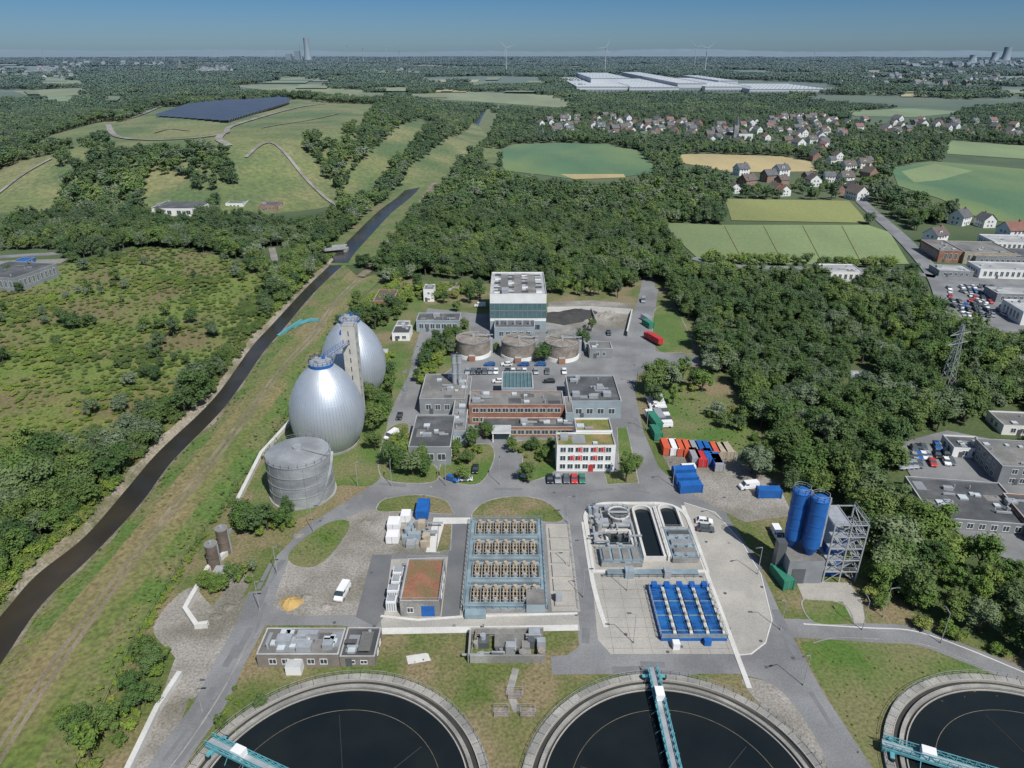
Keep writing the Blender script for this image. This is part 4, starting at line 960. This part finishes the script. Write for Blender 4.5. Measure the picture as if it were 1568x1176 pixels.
fld('crop_field',[(1452,215),(1600,226),(1600,246),(1450,236)],'f_lgreen')
fld('meadow',[(735,232),(765,228),(762,252),(745,250)],'meadow')
fld('meadow',[(650,142),(700,140),(850,146),(885,158),(860,165),(720,155),(660,152)],'f_olive')
fld('meadow',[(345,131),(430,130),(560,138),(580,148),(440,142)],'f_yell')
fld('meadow',[(440,292),(530,300),(540,290),(500,268),(440,250)],'meadow',False)
fld('crop_field',[(1290,170),(1400,166),(1480,172),(1400,180),(1310,178)],'f_lgreen')
fld('meadow',[(20,140),(130,134),(150,142),(60,152)],'f_yell')
for k in range(4):   # tractor lines
    u=1130+k*60; path('tractor_line',W([(u-20,347),(u+10,404)]),.8,0,zf[0]+.2,'f_olive',False)
Rf=random.Random(4)
for i in range(130):
    u=Rf.uniform(-50,1620); v=Rf.uniform(96,150) if i%2 else Rf.uniform(93,125)
    if 860<u<1300 and 100<v<150: continue
    dv=Rf.uniform(1.0,3.2)*(v-84)/25; du=Rf.uniform(15,70); sk=Rf.uniform(-8,8)
    zf[0]+=.04; P=W([(u,v),(u+du,v+Rf.uniform(-.5,.5)),(u+du+sk,v+dv),(u+sk,v+dv)]); sheet('distant_field',P,zf[0]+.5,Rf.choice(['f_yell','f_lgreen','f_olive','f_wheat','meadow'])); exc([(u,v),(u+du,v),(u+du+sk,v+dv),(u+sk,v+dv)],0,(0,10))
# ------------------------------------------------------------ houses
def housemesh(wall,roof,w,d,h,rh,seed):
    R=random.Random(seed); b=MB(); b.box(-w/2,-d/2,0,w/2,d/2,h,wall)
    o=.5
    b.face([(-w/2-o,-d/2-o,h-.25),(w/2+o,-d/2-o,h-.25),(w/2+o,0,h+rh),(-w/2-o,0,h+rh)],roof); b.face([(w/2+o,d/2+o,h-.25),(-w/2-o,d/2+o,h-.25),(-w/2-o,0,h+rh),(w/2+o,0,h+rh)],roof)
    for s_ in (-1,1): b.face([(s_*w/2,-d/2,h),(s_*w/2,d/2,h),(s_*w/2,0,h+rh-.1)],wall)
    b.box(w*.2,-.9,h+rh*.5,w*.2+.8,-.1,h+rh+.9,'brick')
    for f in range(2):
        winrow(b,'F',-d/2,-w/2+.5,w/2-.5,f*2.7+.9,f*2.7+2.2,1.2,1.2); winrow(b,'B',d/2,-w/2+.5,w/2-.5,f*2.7+.9,f*2.7+2.2,1.2,1.2); winrow(b,'L',-w/2,-d/2+.6,d/2-.6,f*2.7+.9,f*2.7+2.2,1.1,1.6); winrow(b,'R',w/2,-d/2+.6,d/2-.6,f*2.7+.9,f*2.7+2.2,1.1,1.6)
    b.box(-.5,-d/2-.12,0,.5,-d/2-.08,2.1,'grey')
    if R.random()<.6: 
        b.box(-w*.25,-d/2+1,h+.3,-w*.25+2.4,-d/2+3.5,h+2.2,wall,roof); win(b,'F',-d/2+1,-w*.25+.5,-w*.25+1.9,h+.8,h+1.8)
    return b.mesh('house_body')
HM=[housemesh('white','tiled',10.5,9.5,5.6,3.8,1),housemesh('white','tiler',11,10,5.6,4.0,2),housemesh('brick','tileb',11,9,5.4,4.2,3),housemesh('white','tileb',12.5,10,5.6,4.4,4),housemesh('brick','tiled',10,9,5.6,4,5),housemesh('white','tiled',10,9,5.4,4,6),housemesh('white','tileb',10,9,5.4,4,7)]
HP=[]
def village(pts,sp,seed,p=.85,sc=1.0,base=.3):
    R=random.Random(seed); P=W(pts); xs=[q[0] for q in P];ys=[q[1] for q in P]; x=min(xs)
    while x<max(xs):
        y=min(ys)
        while y<max(ys):
            X_=x+R.uniform(-.45,.45)*sp;Y_=y+R.uniform(-.45,.45)*sp
            if R.random()<p and pip(np.array([X_]),np.array([Y_]),P)[0] and not any(pip(np.array([X_]),np.array([Y_]),e)[0] for e in EXC[:36:3]):
                link(R.choice(HM),'detached_house',(X_,Y_,0),base+R.choice((0,math.pi/2))+R.uniform(-.3,.3),sc*R.uniform(.8,1.2)); HP.append((X_,Y_))
            y+=sp*1.15
        x+=sp
    return P
VP=[village([(815,190),(900,178),(1060,188),(1110,200),(1100,220),(1000,214),(880,211),(822,205)],29,1,.8),
village([(1085,198),(1240,176),(1300,188),(1290,232),(1250,240),(1180,225),(1100,222)],30,2,.8),
village([(1110,262),(1200,254),(1330,232),(1345,288),(1310,306),(1220,306),(1120,296)],26,3,.68),
village([(1300,182),(1500,186),(1580,192),(1590,215),(1400,212),(1300,205)],38,4,.75),
village([(1400,345),(1450,335),(1600,345),(1600,368),(1430,375)],24,5,.8),
village([(-40,108),(100,104),(130,116),(80,124),(-40,126)],85,6,.7,2.0),village([(300,104),(350,102),(360,110),(310,112)],60,7,.7,1.8),
village([(1250,118),(1500,112),(1590,128),(1400,135),(1290,132)],85,8,.6,1.8),village([(1380,98),(1560,96),(1590,106),(1400,108)],170,9,.6,3.5),village([(560,110),(640,108),(650,116),(570,118)],90,10,.5,2.0),village([(90,100),(250,98),(260,103),(100,106)],170,12,.5,3.0)]
HP=np.array(HP)
x,y=G(277,108); b=MB(); b.box(-8,-8,0,8,8,45,'brick'); b.cyl(0,0,45,80,9,'tiled',.3,4); b.box(8,-10,0,45,10,20,'brick','tiled'); b.build('church',(x,y,0))
x,y=G(1125,215); b=MB(); b.box(-3,-3,0,3,3,20,'conc'); b.cyl(0,0,20,33,4,'tiled',.2,4); b.box(3,-6,0,22,6,9,'white','tiled'); b.build('church',(x,y,0))
# ------------------------------------------------------------ trees
def treegeo(seed,h,r,nleaf,ls,trunk=True,nb=13,core=True,upb=.5):
    R=np.random.default_rng(seed); V=[];F=[];I=[]
    blobs=[]
    for i in range(nb):
        a=R.uniform(0,2*np.pi); t=i/nb
        zz=h*(.38+.5*t+R.uniform(-.04,.04)); rr_=r*.68*np.sqrt(max(0,1-((zz/h-.55)/.5)**2))*R.uniform(.45,1.3)
        blobs.append((rr_*np.cos(a),rr_*np.sin(a),zz,r*R.uniform(.24,.46)))
    blobs.append((0,0,h*.6,r*.58))
    B=np.array(blobs)
    if core:
        for bx in B:
            k=len(V); n=6; rc=bx[3]*.72
            V.append((bx[0],bx[1],bx[2]-rc))
            for lz in (-.45,.45):
                for i in range(n):
                    a=2*np.pi*i/n+lz; q=rc*.9; V.append((bx[0]+q*np.cos(a),bx[1]+q*np.sin(a),bx[2]+rc*lz))
            V.append((bx[0],bx[1],bx[2]+rc))
            for i in range(n):
                j=(i+1)%n
                F.append((k,k+1+j,k+1+i));F.append((k+1+i,k+1+j,k+1+n+j,k+1+n+i));F.append((k+1+n+i,k+1+n+j,k+1+2*n)); I+= [0,0,0]
    w=B[:,3]**2; w/=w.sum(); ch=R.choice(len(B),nleaf,p=w)
    d=R.normal(size=(nleaf,3)); d/=np.linalg.norm(d,axis=1)[:,None]; d[:,2]=np.where(d[:,2]<-.3,-d[:,2],d[:,2])
    P=B[ch,:3]+d*B[ch,3:4]*R.uniform(.76,1.28,(nleaf,1))
    nn=d+R.normal(size=(nleaf,3))*.42; nn[:,2]+=upb; nn/=np.linalg.norm(nn,axis=1)[:,None]
    t=np.cross(nn,R.normal(size=(nleaf,3))); t/=np.linalg.norm(t,axis=1)[:,None]; bt=np.cross(nn,t)
    s_=ls*R.uniform(.45,1.3,(nleaf,1))
    for i in range(nleaf):
        k=len(V); p=P[i];a=t[i]*s_[i];c=bt[i]*s_[i]*.75
        V+= [tuple(p-a*.5-c*.3),tuple(p+a*.1-c*.6),tuple(p+a*.6+c*.1),tuple(p-a*.1+c*.55)]
        F.append((k,k+1,k+2,k+3)); I.append(0)
    if trunk:
        def limb(p,q,r0,r1):
            k=len(V); p=np.array(p);q=np.array(q); n=6
            for c_,rr__ in ((p,r0),(q,r1)):
                for i in range(n): a=2*np.pi*i/n; V.append((c_[0]+rr__*np.cos(a),c_[1]+rr__*np.sin(a),c_[2]))
            for i in range(n): j=(i+1)%n; F.append((k+i,k+j,k+n+j,k+n+i)); I.append(1)
        limb((0,0,0),(.1*r*.3,0,h*.45),h*.03,h*.018); limb((.1*r*.3,0,h*.45),(0,0,h*.85),h*.018,h*.005)
        for bx in B[::2]: limb((0,0,h*.3),(bx[0],bx[1],bx[2]),h*.012,h*.004)
    return V,F,I
def treemesh(name,geo,lm_):
    V,F,I=geo; me=bpy.data.meshes.new(name); me.from_pydata([tuple(map(float,v)) for v in V],[],F); me.materials.append(lm_); me.materials.append(M['bark']); me.polygons.foreach_set('material_index',I); me.update(); return me
near=[treemesh('broadleaf_tree',treegeo(100+i,h_,r_,1600,.55,nb=17),M['leaf']) for i,(h_,r_) in enumerate(((12,4.6),(13,5.2),(11,4.8),(14,4.2),(10,4.2),(12,5.4),(15.5,3.4)))]
willow=[treemesh('willow_tree',treegeo(150+i,11,5.0,1500,.5,nb=18),M['leafw']) for i in range(2)]
shr=[treemesh('shrub',treegeo(200+i,4,2.4,450,.4,True,8),M['leafy']) for i in range(4)]
midm=[treemesh('woodland_tree',treegeo(300+i,h_,r_,320,1.1,True,12),M['leaf']) for i,(h_,r_) in enumerate(((12,5.2),(13,5.6),(11,5.0),(15,4.2),(12,6)))]+[treemesh('woodland_willow',treegeo(340,11,5.4,320,1.1,True,12),M['leafw'])]
def patchgeo(seed):
    R=np.random.default_rng(seed); V=[];F=[];I=[]
    for i in range(60):
        g=treegeo(seed*100+i,R.uniform(8,16),R.uniform(3.4,5.4),32,2.4,False,3,True); ox,oy=R.uniform(-27,27,2); k=len(V)
        V+=[(v[0]+ox,v[1]+oy,v[2]) for v in g[0]]; F+=[tuple(k+q for q in f) for f in g[1]]; I+=g[2]
    return V,F,I
pat=[treemesh('forest_patch',patchgeo(4+i),M['leafd']) for i in range(4)]
def coll(name,meshes):
    c=bpy.data.collections.new(name)
    for i,m in enumerate(meshes): c.objects.link(bpy.data.objects.new('%s_%02d'%(m.name.split('.')[0],i) if False else 'variant_%02d'%i if False else m.name.split('.')[0],m))
    return c
cn=coll('broadleaf_trees',near+willow);cm=coll('woodland_trees',midm);cs=coll('shrubs',shr);cp=coll('forest_patches',pat)
def widx(n,base,tot,p): 
    return np.where(rng.random(n)<p,rng.integers(base,tot,n),rng.integers(0,base,n))
def scatter(name,pts,scl,rot,idx,c):
    n=len(pts); me=bpy.data.meshes.new(name); me.vertices.add(n); me.vertices.foreach_set('co',np.asarray(pts,np.float32).ravel())
    a=me.attributes.new('scl','FLOAT_VECTOR','POINT'); a.data.foreach_set('vector',np.asarray(scl,np.float32).ravel())
    a=me.attributes.new('rt','FLOAT_VECTOR','POINT'); r3=np.zeros((n,3),np.float32); r3[:,2]=rot; a.data.foreach_set('vector',r3.ravel())
    a=me.attributes.new('idx','INT','POINT'); a.data.foreach_set('value',np.asarray(idx,np.int32))
    o=link(me,name,(0,0,0)); ng=bpy.data.node_groups.new(name,'GeometryNodeTree')
    ng.interface.new_socket('Geometry',in_out='INPUT',socket_type='NodeSocketGeometry'); ng.interface.new_socket('Geometry',in_out='OUTPUT',socket_type='NodeSocketGeometry')
    N=ng.nodes;L=ng.links; gi=N.new('NodeGroupInput');go=N.new('NodeGroupOutput'); ip=N.new('GeometryNodeInstanceOnPoints'); ci=N.new('GeometryNodeCollectionInfo')
    ci.inputs['Collection'].default_value=c; ci.inputs['Separate Children'].default_value=True; ci.inputs['Reset Children'].default_value=True
    def na(nm,dt):
        q=N.new('GeometryNodeInputNamedAttribute'); q.data_type=dt; q.inputs['Name'].default_value=nm; return [x for x in q.outputs if x.enabled and x.name=='Attribute'][0]
    L.new(gi.outputs[0],ip.inputs['Points']); L.new(ci.outputs[0],ip.inputs['Instance']); ip.inputs['Pick Instance'].default_value=True
    L.new(na('idx','INT'),ip.inputs['Instance Index']); L.new(na('scl','FLOAT_VECTOR'),ip.inputs['Scale']); L.new(na('rt','FLOAT_VECTOR'),ip.inputs['Rotation'])
    L.new(ip.outputs[0],go.inputs[0]); md=o.modifiers.new('scatter','NODES'); md.node_group=ng
OPEN=[(60,1240),(120,1170),(190,1020),(240,930),(290,850),(365,745),(430,650),(470,580),(505,520),(545,465),(580,430),(600,440),(640,425),(745,430),(840,455),(960,457),(975,430),(1012,430),(1035,470),(1060,500),(1072,545),(1100,575),(1150,640),(1190,690),(1195,750),(1290,775),(1330,830),(1335,890),(1390,950),(1470,972),(1590,1030),(1900,1190),(1900,1600),(-100,1600)]
exc(OPEN,0,(0,))
n4=min(len(wl),len(we)); EXC.append([wl[i] for i in range(n4)]+[we[i] for i in range(n4-1,-1,-1)])
EXC.append([(wl[i][0]-3.2,wl[i][1]-2.4) for i in range(n4)]+[wr[i] for i in range(n4-1,-1,-1)])
ul,ur=offs(catmull(W([(u+12,v+4) for u,v in up])),38); EXC.append(ul+ur[::-1])
tl,tr=offs(catmull(W([(540,308),(575,280),(612,252),(640,228),(662,212)])),26); EXC.append(tl+tr[::-1])
for pts,w in (([(1300,290),(1330,320),(1370,355),(1400,385),(1432,425),(1450,470)],24),([(1432,425),(1360,415),(1250,412)],14),([(412,425),(420,400),(416,380)],14)):
    a_,c_=offs(catmull(W(pts)),w); EXC.append(a_+c_[::-1])
EXC.append(catmull(W(SCR),True))
exc([(1432,425),(1600,405),(1640,530),(1560,515),(1480,495),(1430,460)],0,(0,6)); exc([(1370,680),(1450,655),(1600,620),(1640,900),(1480,830),(1420,770),(1385,715)],0,(0,5)); exc([(1400,345),(1600,345),(1600,440),(1440,430)],0,(0,5)); exc([(1255,405),(1325,405),(1325,434),(1258,434)],0,(0,6)); exc([(215,318),(240,300),(305,308),(305,334),(260,337)],0,(0,6)); exc([(340,308),(430,308),(430,330),(340,326)],0,(0,6)); exc([(-60,385),(95,385),(100,405),(60,440),(-60,450)],0,(0,6)); exc([(1300,565),(1342,565),(1342,582),(1300,582)],0,(0,6)); exc([(1436,588),(1454,588),(1454,610),(1436,610)],0,(0,))
exc([(883,112),(1275,128),(1278,144),(1040,142),(883,142)],0,(0,8))
for z_ in (0,4): EXC.append(W([(150,200),(235,166),(430,152),(578,160),(556,185),(450,205),(350,216),(170,214)],36+z_))
for pts in ([(352,248),(400,232),(440,238),(500,268),(530,292),(440,302),(372,292)],[(-40,268),(40,258),(95,262),(75,290),(-40,302)],[(30,238),(150,212),(240,222),(120,240)],[(240,222),(350,224),(440,210),(430,240),(300,245)]):
    for z_ in (14,22): EXC.append(W(pts,z_))
def grid(y0,y1,s):
    xm=.9*(y1*C+H*S)
    gx=np.arange(-xm,xm,s);gy=np.arange(y0,y1,s); X,Y=np.meshgrid(gx,gy); X=X+rng.uniform(-.5,.5,X.shape)*s;Y=Y+rng.uniform(-.5,.5,Y.shape)*s; X=X.ravel();Y=Y.ravel()
    k=np.abs(X)<.82*(Y*C+H*S)+15; return X[k],Y[k]
def excl(X,Y):
    k=np.ones(len(X),bool)
    for P in EXC:
        xs=[p[0] for p in P];ys=[p[1] for p in P]
        bb=k&(X>min(xs))&(X<max(xs))&(Y>min(ys))&(Y<max(ys))
        if bb.any(): i=np.where(bb)[0]; k[i[pip(X[i],Y[i],P)]]=False
    return k
def hdist(X,Y,r):
    k=np.ones(len(X),bool)
    for hx,hy in HP:
        if abs(hy)<1700: k&=((X-hx)**2+((Y-hy+8)*.7)**2)>r*r
    for (a,c,d,e,_) in OFF: k&=~((X>a-4)&(X<c+4)&(Y>d-4)&(Y<e+4))
    return k
def inv(X,Y):
    k=np.zeros(len(X),bool)
    for P in VP: k|=pip(X,Y,P)
    return k
def nz(X,Y,f,s): return .5+.25*np.sin(X*f+s)*np.cos(Y*f*1.3+s*2)+.25*np.sin((X+Y)*f*2.1+s*3)*np.cos((X-Y)*f*1.7)
X,Y=grid(45,520,5.2); k=excl(X,Y)&hdist(X,Y,9)&(rng.random(len(X))<.94); X,Y=X[k],Y[k]
sc=(.46+.5*nz(X,Y,.03,1)+rng.uniform(-.2,.26,len(X)))
wp_=np.where(nz(X,Y,.025,12)>.62,.3,.03)
idx=np.where(rng.random(len(X))<wp_,rng.integers(7,9,len(X)),rng.integers(0,7,len(X)))
scatter('forest',np.stack([X,Y,np.zeros(len(X))],1),np.stack([sc*1.08,sc*1.08,(sc*.65+.28)*rng.uniform(.82,1.18,len(X))],1),rng.uniform(0,6.28,len(X)),idx,cn)
X,Y=grid(520,1500,7.8); k=excl(X,Y)&hdist(X,Y,10); v_=inv(X,Y); k&=(~v_)|(rng.random(len(X))<.5)
k&=~((X<-120)&(nz(X,Y,.016,8)<.33)&(rng.random(len(X))<.88)); k&=~((X>150)&(nz(X,Y,.012,3)<.24)&(rng.random(len(X))<.85))
X,Y,v_=X[k],Y[k],v_[k]
sc=np.where(v_,.6,.6+.42*nz(X,Y,.02,2)+rng.uniform(-.2,.22,len(X)))
scatter('forest',np.stack([X,Y,hill(X,Y)],1),np.stack([sc,sc,sc*rng.uniform(.8,1.1,len(X))],1),rng.uniform(0,6.28,len(X)),np.where(rng.random(len(X))<.06,5,rng.integers(0,5,len(X))),cm)
px=[];py=[];ps=[];d=1500
while d<15000:
    st=d*.024; a=-.70
    while a<.70:
        px.append((d+random.uniform(-.4,.4)*st)*math.sin(a));py.append((d+random.uniform(-.4,.4)*st)*math.cos(a));ps.append(st/50); a+=.024*random.uniform(.8,1.2)
    d+=st
X=np.array(px);Y=np.array(py);sc=np.array(ps); k=excl(X,Y)&(~inv(X,Y)|(rng.random(len(X))<.35))
k&=(nz(X,Y,.0021,5)>.36)
X,Y,sc=X[k],Y[k],sc[k]
scatter('distant_forest',np.stack([X,Y,hill(X,Y)],1),np.stack([sc*1.15,sc*1.15,np.clip(sc,.8,1.6)*rng.uniform(.7,1.15,len(X))],1),rng.uniform(0,6.28,len(X)),rng.integers(0,len(pat),len(X)),cp)
# scrub
P=catmull(W(SCR),True); xs=[p[0] for p in P];ys=[p[1] for p in P]
gxx,gyy=np.meshgrid(np.arange(min(xs),max(xs),2.6),np.arange(min(ys),max(ys),2.6)); X=(gxx+rng.uniform(-1.3,1.3,gxx.shape)).ravel();Y=(gyy+rng.uniform(-1.3,1.3,gyy.shape)).ravel()
k=pip(X,Y,P)&(rng.random(len(X))<.3+.7*nz(X,Y,.06,3)); X,Y=X[k],Y[k]
sc=.14+.6*nz(X,Y,.05,4)**2+rng.uniform(-.05,.2,len(X))
scatter('scrub_thicket',np.stack([X,Y,np.zeros(len(X))],1),np.stack([sc*1.35,sc*1.35,sc*.65],1),rng.uniform(0,6.28,len(X)),rng.integers(0,4,len(X)),cs)
k=(rng.random(len(X))<.012+.07*(nz(X,Y,.03,9)>.68)); X,Y=X[k],Y[k]; sc=rng.uniform(.3,.7,len(X))
scatter('young_trees',np.stack([X,Y,np.zeros(len(X))],1),np.stack([sc]*3,1),rng.uniform(0,6.28,len(X)),rng.integers(0,9,len(X)),cn)
n=min(len(wl),len(wr)); bx=[]
for i in range(0,n-1):
    for _ in range(5):
        t=rng.random(); r=lerp(wl[i],wl[i+1],t); o=wr[i]; dx,dy=r[0]-o[0],r[1]-o[1]; l=math.hypot(dx,dy); q=rng.uniform(4.2,10); bx.append((r[0]+dx/l*q,r[1]+dy/l*q,.4))
bx=np.array(bx); sc=rng.uniform(.25,.9,len(bx)); scatter('riverbank_shrubs',bx,np.stack([sc]*3,1),rng.uniform(0,6.28,len(bx)),rng.integers(0,4,len(bx)),cs)
# hedge along the dyke foot
bx=[]
for i in range(6,len(we)-10):
    for _ in range(5):
        t=rng.random(); r=lerp(we[i],we[i+1],t); bx.append((r[0]+rng.uniform(.1,1.6),r[1]+rng.uniform(-.5,.5),0))
bx=np.array(bx); sc=rng.uniform(.1,.36,len(bx)); scatter('hedge',bx,np.stack([sc]*3,1),rng.uniform(0,6.28,len(bx)),rng.integers(0,4,len(bx)),cs)
# tufts on the dyke, clear of the track
bx=[]
for i in range(0,n-1):
    for _ in range(14):
        t=rng.random(); q=rng.random(); a=lerp(wr[i],wr[i+1],t); c=lerp(we[i],we[i+1],t); m_=lerp(wp[i],wp[i+1],t); p=lerp(a,c,.05+.9*q)
        if math.hypot(p[0]-m_[0],p[1]-m_[1])>2.3: bx.append((p[0],p[1],1.0))
bx=np.array(bx); sc=rng.uniform(.05,.12,len(bx)); scatter('grass_tufts',bx,np.stack([sc*1.8,sc*1.8,sc],1),rng.uniform(0,6.28,len(bx)),rng.integers(0,4,len(bx)),cs)
def tree(u,v,s=.7,w=False):
    x,y=G(u,v); link(random.choice(willow if w else near),'willow_tree' if w else 'broadleaf_tree',(x,y,0),random.uniform(0,6.28),(s,s,s*random.uniform(.85,1.05)))
for t in ((600,712,.7),(612,725,.6),(632,728,.75),(652,728,.65),(645,712,.55),(620,705,.6),(700,700,.5),(712,712,.5),(708,738,.55),(722,690,.55),(728,680,.5),(745,672,.5),(805,738,.6),(785,692,.4),(815,690,.4),(835,705,.45),(845,690,.4),(958,738,.65),(968,722,.5),(650,560,.6),(660,548,.65),(675,545,.65),(690,545,.6),(668,530,.6),(640,585,.4),(685,530,.6),(698,522,.5),(712,505,.5),(595,590,.8),(600,610,.7),(580,650,.7),(572,665,.75),(585,632,.7),(575,690,.55),(565,620,.7),(375,815,.75),(395,818,.8),(372,800,.7),(410,812,.65),(430,808,.6),(440,790,.45),(830,552,.7),(838,540,.5),(760,540,.45),(892,530,.6),(905,508,.5),(545,500,.8),(560,490,.8),(575,505,.8),(590,495,.7),(600,480,.7),(640,445,.8),(548,470,.7),(720,465,.7),(735,460,.8),(680,465,.6),(700,478,.5),(995,600,.9),(1010,590,.9),(1025,598,.9),(1045,585,.8),(1060,595,.7),(1000,620,.6),(1030,620,.5),(1075,600,.8),(1095,640,.6,True),(1110,655,.55),(1080,545,.7),(1158,735,.9,True),(1150,725,.8,True),(1165,722,.7),(1130,660,.5),(1165,700,.6),(330,905,.45),(345,905,.45),(315,898,.4),(360,890,.4),(388,878,.3),(240,1030,.55),(200,1060,.5),(215,1090,.5),(225,1010,.5),(130,1130,.6),(140,1165,.6),(110,1110,.4),(235,1075,.4),(170,1120,.5),(400,1080,.25),(340,1120,.3),(1205,720,.7),(1210,755,.6),(1185,705,.6),(1230,745,.7),(1290,870,.4),(1345,905,.7),(1320,830,.8),(1095,560,1.0,True),(1110,570,.9,True),(1085,575,.8,True)): tree(*t)
def shrubs(name,pts,sp,s0,s1,seed,c=cs,nn=4):
    P=W(pts); R=np.random.default_rng(seed); xs=[p[0] for p in P];ys=[p[1] for p in P]
    a,b_=np.meshgrid(np.arange(min(xs),max(xs),sp),np.arange(min(ys),max(ys),sp)); X=(a+R.uniform(-.5,.5,a.shape)*sp).ravel();Y=(b_+R.uniform(-.5,.5,a.shape)*sp).ravel(); k=pip(X,Y,P); X,Y=X[k],Y[k]
    if len(X)==0: return
    sc=R.uniform(s0,s1,len(X)); scatter(name,np.stack([X,Y,np.zeros(len(X))],1),np.stack([sc]*3,1),R.uniform(0,6.28,len(X)),R.integers(0,nn,len(X)),c)
shrubs('shrub_bed',[(590,690),(600,665),(625,660),(630,690)],2.2,.3,.7,1); shrubs('shrub_bed',[(690,690),(745,682),(740,700),(700,720)],2.4,.25,.6,2); shrubs('shrub_bed',[(780,682),(848,676),(850,715),(800,700)],2.4,.25,.5,3)
shrubs('shrub_bed',[(640,590),(645,550),(700,500),(715,510),(690,550),(650,590)],3,.4,.9,4); shrubs('shrub_bed',[(310,890),(350,870),(395,875),(380,905),(320,912)],2.4,.3,.9,5)
shrubs('shrub_bed',[(200,1080),(240,1000),(262,1010),(235,1080),(190,1150),(130,1200),(90,1200)],3.0,.3,.8,6); shrubs('grass_tufts',[(450,848),(500,806),(530,800),(505,845),(470,862)],1.2,.05,.16,7)
shrubs('shrub_bed',[(355,800),(420,795),(450,805),(430,820),(370,825)],2.5,.4,.9,8); shrubs('shrub_bed',[(330,1060),(400,1040),(380,1120),(310,1160)],2.8,.12,.35,9)
shrubs('shrub_bed',[(560,560),(600,545),(600,600),(580,640),(560,620)],3,.5,1.0,10); shrubs('shrub_bed',[(1010,590),(1060,585),(1150,650),(1195,700),(1150,680),(1080,640)],6,.3,.8,11); shrubs('shrub_bed',[(1290,780),(1345,860),(1360,930),(1345,950),(1320,900),(1325,830)],3,.4,1.0,12)
shrubs('shrub_bed',[(540,470),(600,440),(745,440),(745,455),(640,462),(600,500),(560,510)],4,.5,1.3,13); shrubs('hedge',[(1345,940),(1400,950),(1590,1025),(1590,1040),(1400,962)],3,.4,.9,14); shrubs('hedge',[(1068,396),(1390,408),(1390,414),(1068,404)],5,.8,1.6,15)
shrubs('grass_tufts',[(590,985),(840,1015),(835,1100),(600,1090)],2.0,.03,.09,17); shrubs('grass_tufts',[(1250,990),(1400,990),(1590,1070),(1400,1080),(1320,1170)],2.2,.03,.1,18); shrubs('grass_tufts',[(1010,600),(1060,600),(1180,700),(1100,690)],2.2,.05,.16,19)
# ------------------------------------------------------------ sky, sun, camera
EL=math.radians(52); AZ=math.radians(148)
w=bpy.data.worlds.new('World'); scene.world=w; w.use_nodes=True; nt=w.node_tree
sky=nt.nodes.new('ShaderNodeTexSky'); sky.sky_type='NISHITA'; sky.sun_disc=False; sky.sun_elevation=EL; sky.sun_rotation=AZ; sky.altitude=100; sky.air_density=1.0; sky.dust_density=0.6; sky.ozone_density=2.0
tc=nt.nodes.new('ShaderNodeTexCoord'); sx=nt.nodes.new('ShaderNodeSeparateXYZ'); nt.links.new(tc.outputs['Generated'],sx.inputs[0])
cr=nt.nodes.new('ShaderNodeValToRGB'); nt.links.new(sx.outputs['Z'],cr.inputs[0]); e=cr.color_ramp.elements
e[0].position=0.0; e[0].color=(.44,.66,1.0,1); e[1].position=.45; e[1].color=(1,1,1,1)
q=e.new(.025); q.color=(.34,.56,.92,1); q=e.new(.06); q.color=(.24,.46,.80,1); q=e.new(.15); q.color=(.3,.5,.85,1)
mm=nt.nodes.new('ShaderNodeMix'); mm.data_type='RGBA'; mm.blend_type='MULTIPLY'; mm.inputs[0].default_value=1; nt.links.new(sky.outputs[0],mm.inputs[6]); nt.links.new(cr.outputs[0],mm.inputs[7])
bg=nt.nodes['Background']; nt.links.new(mm.outputs[2],bg.inputs['Color']); bg.inputs['Strength'].default_value=0.085
sd=bpy.data.lights.new('sun','SUN'); sd.energy=5.0; sd.angle=math.radians(.5); sd.color=(1,.97,.91)
so=bpy.data.objects.new('sun',sd); scene.collection.objects.link(so)
dv=Vector((math.cos(EL)*math.sin(AZ),math.cos(EL)*math.cos(AZ),math.sin(EL))); so.rotation_euler=(-dv).to_track_quat('-Z','Y').to_euler()
cam=bpy.data.cameras.new('camera'); cam.sensor_width=36; cam.lens=36*FP/1568; cam.clip_start=1; cam.clip_end=120000
co=bpy.data.objects.new('camera',cam); co.location=(0,0,H); co.rotation_euler=(math.pi/2-TH,0,0); scene.collection.objects.link(co); scene.camera=co
scene.view_settings.view_transform='Standard'; scene.view_settings.look='None'; scene.view_settings.exposure=0
